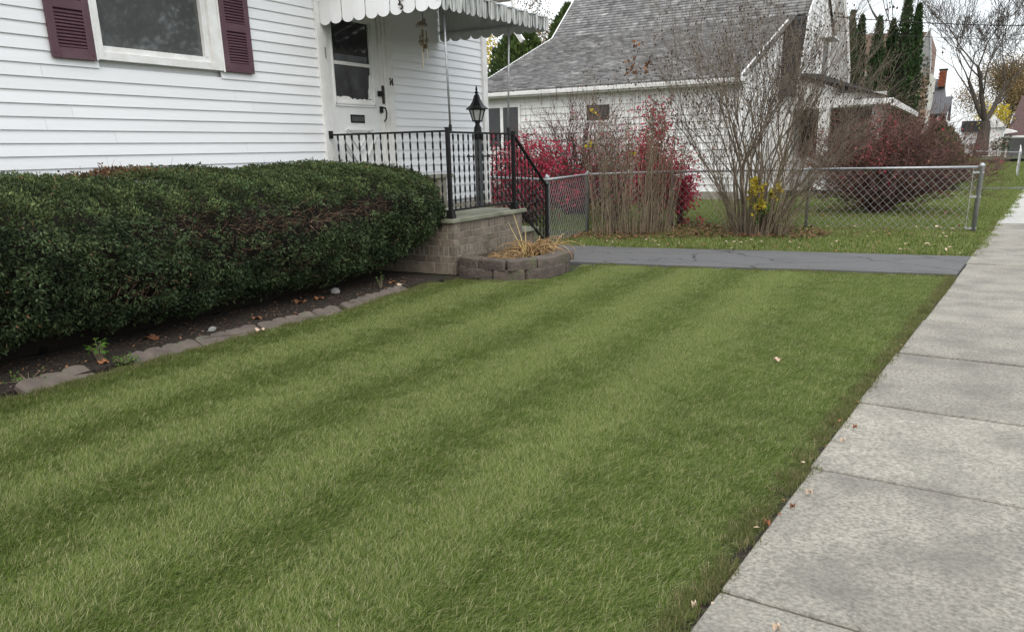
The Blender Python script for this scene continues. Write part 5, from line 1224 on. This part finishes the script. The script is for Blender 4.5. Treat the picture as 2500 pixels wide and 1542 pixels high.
# ================================================================== GRASS
def blade_mat(name, cols):
    m = bpy.data.materials.new(name); m.use_nodes = True; t = m.node_tree; N = t.nodes; L = t.links; p = N['Principled BSDF']
    a = N.new('ShaderNodeAttribute'); a.attribute_name = 'tone'
    rp = N.new('ShaderNodeValToRGB'); e = rp.color_ramp.elements
    e[0].position = 0; e[0].color = (*cols[0], 1); e[1].position = 1; e[1].color = (*cols[-1], 1)
    for i, c in enumerate(cols[1:-1]): q = e.new((i + 1) / (len(cols) - 1)); q.color = (*c, 1)
    L.new(a.outputs['Fac'], rp.inputs[0])
    g_ = N.new('ShaderNodeNewGeometry'); nz = N.new('ShaderNodeTexNoise'); nz.inputs['Scale'].default_value = 1.1; nz.inputs['Detail'].default_value = 4
    L.new(g_.outputs['Position'], nz.inputs['Vector'])
    q = N.new('ShaderNodeMapRange'); q.inputs[1].default_value = .3; q.inputs[2].default_value = .7; q.inputs[3].default_value = .93; q.inputs[4].default_value = 1.07
    L.new(nz.outputs[0], q.inputs[0]); sc = N.new('ShaderNodeVectorMath'); sc.operation = 'SCALE'; L.new(rp.outputs[0], sc.inputs[0]); L.new(q.outputs[0], sc.inputs['Scale'])
    L.new(sc.outputs[0], p.inputs['Base Color']); p.inputs['Roughness'].default_value = .6; p.inputs['Specular IOR Level'].default_value = .15
    tr = N.new('ShaderNodeBsdfTranslucent'); L.new(sc.outputs[0], tr.inputs[0]); mx = N.new('ShaderNodeMixShader'); mx.inputs[0].default_value = .3
    L.new(p.outputs[0], mx.inputs[1]); L.new(tr.outputs[0], mx.inputs[2]); L.new(mx.outputs[0], N['Material Output'].inputs[0])
    return m
MT['blade'] = blade_mat('grass_blade', [(.030, .062, .008), (.098, .158, .022), (.180, .228, .056), (.275, .305, .122), (.46, .41, .24)])
MT['blade_dead'] = blade_mat('dry_blade', [(.085, .12, .025), (.12, .14, .045), (.17, .16, .07), (.24, .20, .11), (.32, .27, .17)])
def tuft(name, n, size, L0, lean, lean_sd, w, m, seed, az_sd=.5, tb=(1.2, 2.2), az0=math.pi / 2):
    g = np.random.default_rng(seed); P_ = np.stack([g.uniform(-size / 2, size / 2, n), g.uniform(-size / 2, size / 2, n), np.zeros(n)], 1)
    L = L0 * g.uniform(.6, 1.25, n); az = az0 + g.normal(size=n) * az_sd; th = np.clip(lean + g.normal(size=n) * lean_sd, -1.35, 1.35)
    hx, hy = np.cos(az), np.sin(az); sd = np.stack([-np.sin(az + g.normal(size=n) * .9), np.cos(az + g.normal(size=n) * .9), np.zeros(n)], 1)
    p1 = P_ + np.stack([hx * np.sin(th * .6), hy * np.sin(th * .6), np.cos(th * .6)], 1) * (L * .5)[:, None]
    p2 = p1 + np.stack([hx * np.sin(th * 1.25), hy * np.sin(th * 1.25), np.abs(np.cos(th * 1.25))], 1) * (L * .5)[:, None]
    ww = (w * g.uniform(.6, 1.3, n))[:, None]
    V = np.stack([P_ - sd * ww / 2, P_ + sd * ww / 2, p1 + sd * ww * .42, p1 - sd * ww * .42, p2 + sd * ww * .08, p2 - sd * ww * .08], 1).reshape(-1, 3)
    b = (np.arange(n) * 6)[:, None]; F = np.concatenate([b + np.array([[0, 1, 2, 3]]), b + np.array([[3, 2, 4, 5]])], 1).reshape(-1, 4)
    tone = g.beta(*tb, size=n)
    return bpy.data.objects.new(name, np_mesh(name, V, F, m, np.repeat(tone, 2)))
def grass_set(prefix, n, size, L0, leans, w, m, sd=.32, seeds=3, tb=(1.2, 2.2), azsd=.5):
    c = bpy.data.collections.new(prefix)
    i = 0
    for ln in leans:
        az0 = math.pi / 2
        if isinstance(ln, tuple): ln, az0, azsd, tb = ln
        for s_ in range(seeds):
            c.objects.link(tuft('%s_%02d' % (prefix, i), n, size, L0, ln, sd, w, m, 300 + i * 7 + len(prefix), azsd, tb, az0)); i += 1
    return c
def grass_field(name, pts, var, rot, scl, coll):
    me = bpy.data.meshes.new(name); me.vertices.add(len(pts)); me.vertices.foreach_set('co', np.asarray(pts, np.float32).ravel())
    a = me.attributes.new('var', 'INT', 'POINT'); a.data.foreach_set('value', np.asarray(var, np.int32))
    a = me.attributes.new('rot', 'FLOAT', 'POINT'); a.data.foreach_set('value', np.asarray(rot, np.float32))
    a = me.attributes.new('scl', 'FLOAT', 'POINT'); a.data.foreach_set('value', np.asarray(scl, np.float32))
    o = bpy.data.objects.new(name, me); COL.objects.link(o); o['kind'] = 'stuff'
    ng = bpy.data.node_groups.new(name + '_nodes', 'GeometryNodeTree')
    ng.interface.new_socket('Geometry', in_out='INPUT', socket_type='NodeSocketGeometry'); ng.interface.new_socket('Geometry', in_out='OUTPUT', socket_type='NodeSocketGeometry')
    N = ng.nodes; L = ng.links; gi = N.new('NodeGroupInput'); go = N.new('NodeGroupOutput')
    ip = N.new('GeometryNodeInstanceOnPoints'); ci = N.new('GeometryNodeCollectionInfo'); ci.inputs['Collection'].default_value = coll
    ci.inputs['Separate Children'].default_value = True; ci.inputs['Reset Children'].default_value = True
    def attr(nm, tp):
        x = N.new('GeometryNodeInputNamedAttribute'); x.data_type = tp; x.inputs['Name'].default_value = nm; return x.outputs['Attribute']
    cx = N.new('ShaderNodeCombineXYZ'); L.new(attr('rot', 'FLOAT'), cx.inputs[2]); sx_ = N.new('ShaderNodeCombineXYZ')
    sa = attr('scl', 'FLOAT')
    for i in range(3): L.new(sa, sx_.inputs[i])
    L.new(gi.outputs[0], ip.inputs['Points']); L.new(ci.outputs[0], ip.inputs['Instance']); ip.inputs['Pick Instance'].default_value = True
    L.new(attr('var', 'INT'), ip.inputs['Instance Index']); L.new(cx.outputs[0], ip.inputs['Rotation']); L.new(sx_.outputs[0], ip.inputs['Scale'])
    L.new(ip.outputs[0], go.inputs[0])
    md = o.modifiers.new('grass', 'NODES'); md.node_group = ng
    return o
def grid_pts(poly, step, z=-.03):
    poly = np.array(poly); lo, hi = poly.min(0), poly.max(0)
    gx, gy_ = np.meshgrid(np.arange(lo[0], hi[0], step), np.arange(lo[1], hi[1], step)); p = np.stack([gx.ravel(), gy_.ravel()], 1)
    p = p + rng.uniform(-.5, .5, p.shape) * step; p = p[reg_poly(poly, 0, 1).inside(p)]
    return np.concatenate([p, np.full((len(p), 1), z)], 1)
lawn = [(-5.04, .3), (-5.04, 2.6), (-5.06, 4.4), (-4.98, 5.6), (-5.06, 6.6), (-5.12, 7.15), (-4.9, 7.6), (-4.3, 7.68), (-3.98, 8.1), (-3.98, 8.8), (-4.1, 9.2), (-2.7, 9.36), (-1.32, 9.57), (-.01, 9.68),
        (SWX(8) - .05, 8), (SWX(6) - .06, 6), (SWX(4) - .065, 4), (SWX(2) - .065, 2), (SWX(.3) - .065, .3)]
cA = grass_set('lawn_tuft', 270, .10, .038, tuple((.86 + .16 * q / 5, R(112 - 110 * q / 5), 1.0 - .38 * q / 5, (1.55 - .43 * q / 5, 1.42 + .2 * q / 5)) for q in range(6)),   .0020, MT['blade'], seeds=2)  # blade tone shifts with lean, putting part of the mowing sheen into colour
p = grid_pts(lawn, .049)
wob = .05 * np.sin(p[:, 1] * .9)
stripe = .5 + .5 * np.cos(2 * np.pi * (p[:, 0] + wob + 2.55) / .92)
fade = np.clip((-.85 - p[:, 0]) / .5, 0, 1); stripe = stripe * fade + .12 * (1 - fade)
lev = np.clip(np.round(.9 + (1 - stripe) * 3.4 + rng.normal(size=len(p)) * 1.0), 0, 5).astype(int)
var = lev * 2 + rng.integers(0, 2, len(p))
sc = rng.uniform(.85, 1.15, len(p)) * np.where(p[:, 1] > 6, 1.05, 1.0)
grass_field('lawn_grass', p, var, rng.normal(size=len(p)) * .3, sc, cA)
# longer ragged tufts along the sidewalk edge, the edging and the driveway
cE = grass_set('edge_tuft', 80, .08, .038, (.5, -.5, .1), .0026, MT['blade_dead'], .5, 2, (1.2, 2.2), 2.5)
ep = []
def edge(a, b, n, j): 
    a, b = np.array(a), np.array(b)
    for i in range(n): ep.append([*(a + (b - a) * rng.random() + rng.normal(size=2) * j), -.025])
edge((SWX(.5) - .05, .5), (SWX(9.7) - .05, 9.7), 420, .018); edge((-5.0, 2.4), (-4.98, 5.6), 150, .04); edge((-4.98, 5.6), (-5.1, 7.3), 90, .04); edge((-5.0, 7.55), (-4.0, 7.68), 60, .03)
edge((-4.0, 9.25), (-.02, 9.70), 130, .03); edge((-5.05, 11.03), (.08, 11.45), 200, .035); edge((SWX(11.5) - .05, 11.5), (SWX(17) - .05, 17), 200, .03); edge((-2.2, 14.6), (.2, 14.65), 150, .05)
ep = np.array(ep); grass_field('edge_grass', ep, rng.integers(0, 6, len(ep)), rng.uniform(0, 6.28, len(ep)), rng.uniform(.7, 1.3, len(ep)), cE)
# verge beyond the driveway and the neighbour's yard
cF = grass_set('yard_tuft', 300, .34, .060, (.35, -.35), .0060, MT['blade'], .4, 2, (1.6, 1.6), 1.6)
yard = [(-5.1, 11.05), (-3.7, 11.1), (-2.1, 11.3), (.1, 11.46), (SWX(12) - .04, 12), (SWX(16) - .04, 16), (SWX(25) - .04, 25), (SWX(31) - .04, 31), (-2, 31), (-2, 26.5), (-5, 21.8), (-10, 21.8), (-10, 15), (-5.6, 13.2), (-5.5, 11.1)]
p = grid_pts(yard, .20); grass_field('yard_grass', p, rng.integers(0, 4, len(p)), rng.uniform(0, 6.28, len(p)), rng.uniform(.8, 1.3, len(p)), cF)
far = [(-2.0, 31), (SWX(31) - .05, 31), (SWX(60) - .05, 60), (-4, 60)]
p = grid_pts(far, .5); p[:, 2] = -.03 + bank(p[:, 0], p[:, 1]); grass_field('bank_grass', p, rng.integers(0, 4, len(p)), rng.uniform(0, 6.28, len(p)), rng.uniform(1.6, 2.2, len(p)), cF)
verge = [(SWX(-6) + 1.56, -6), (3.5, -6), (8.0, 60), (SWX(60) + 1.56, 60)]
p = grid_pts(verge, .24); grass_field('verge_grass', p, rng.integers(0, 4, len(p)), rng.uniform(0, 6.28, len(p)), rng.uniform(.65, .95, len(p)), cF)
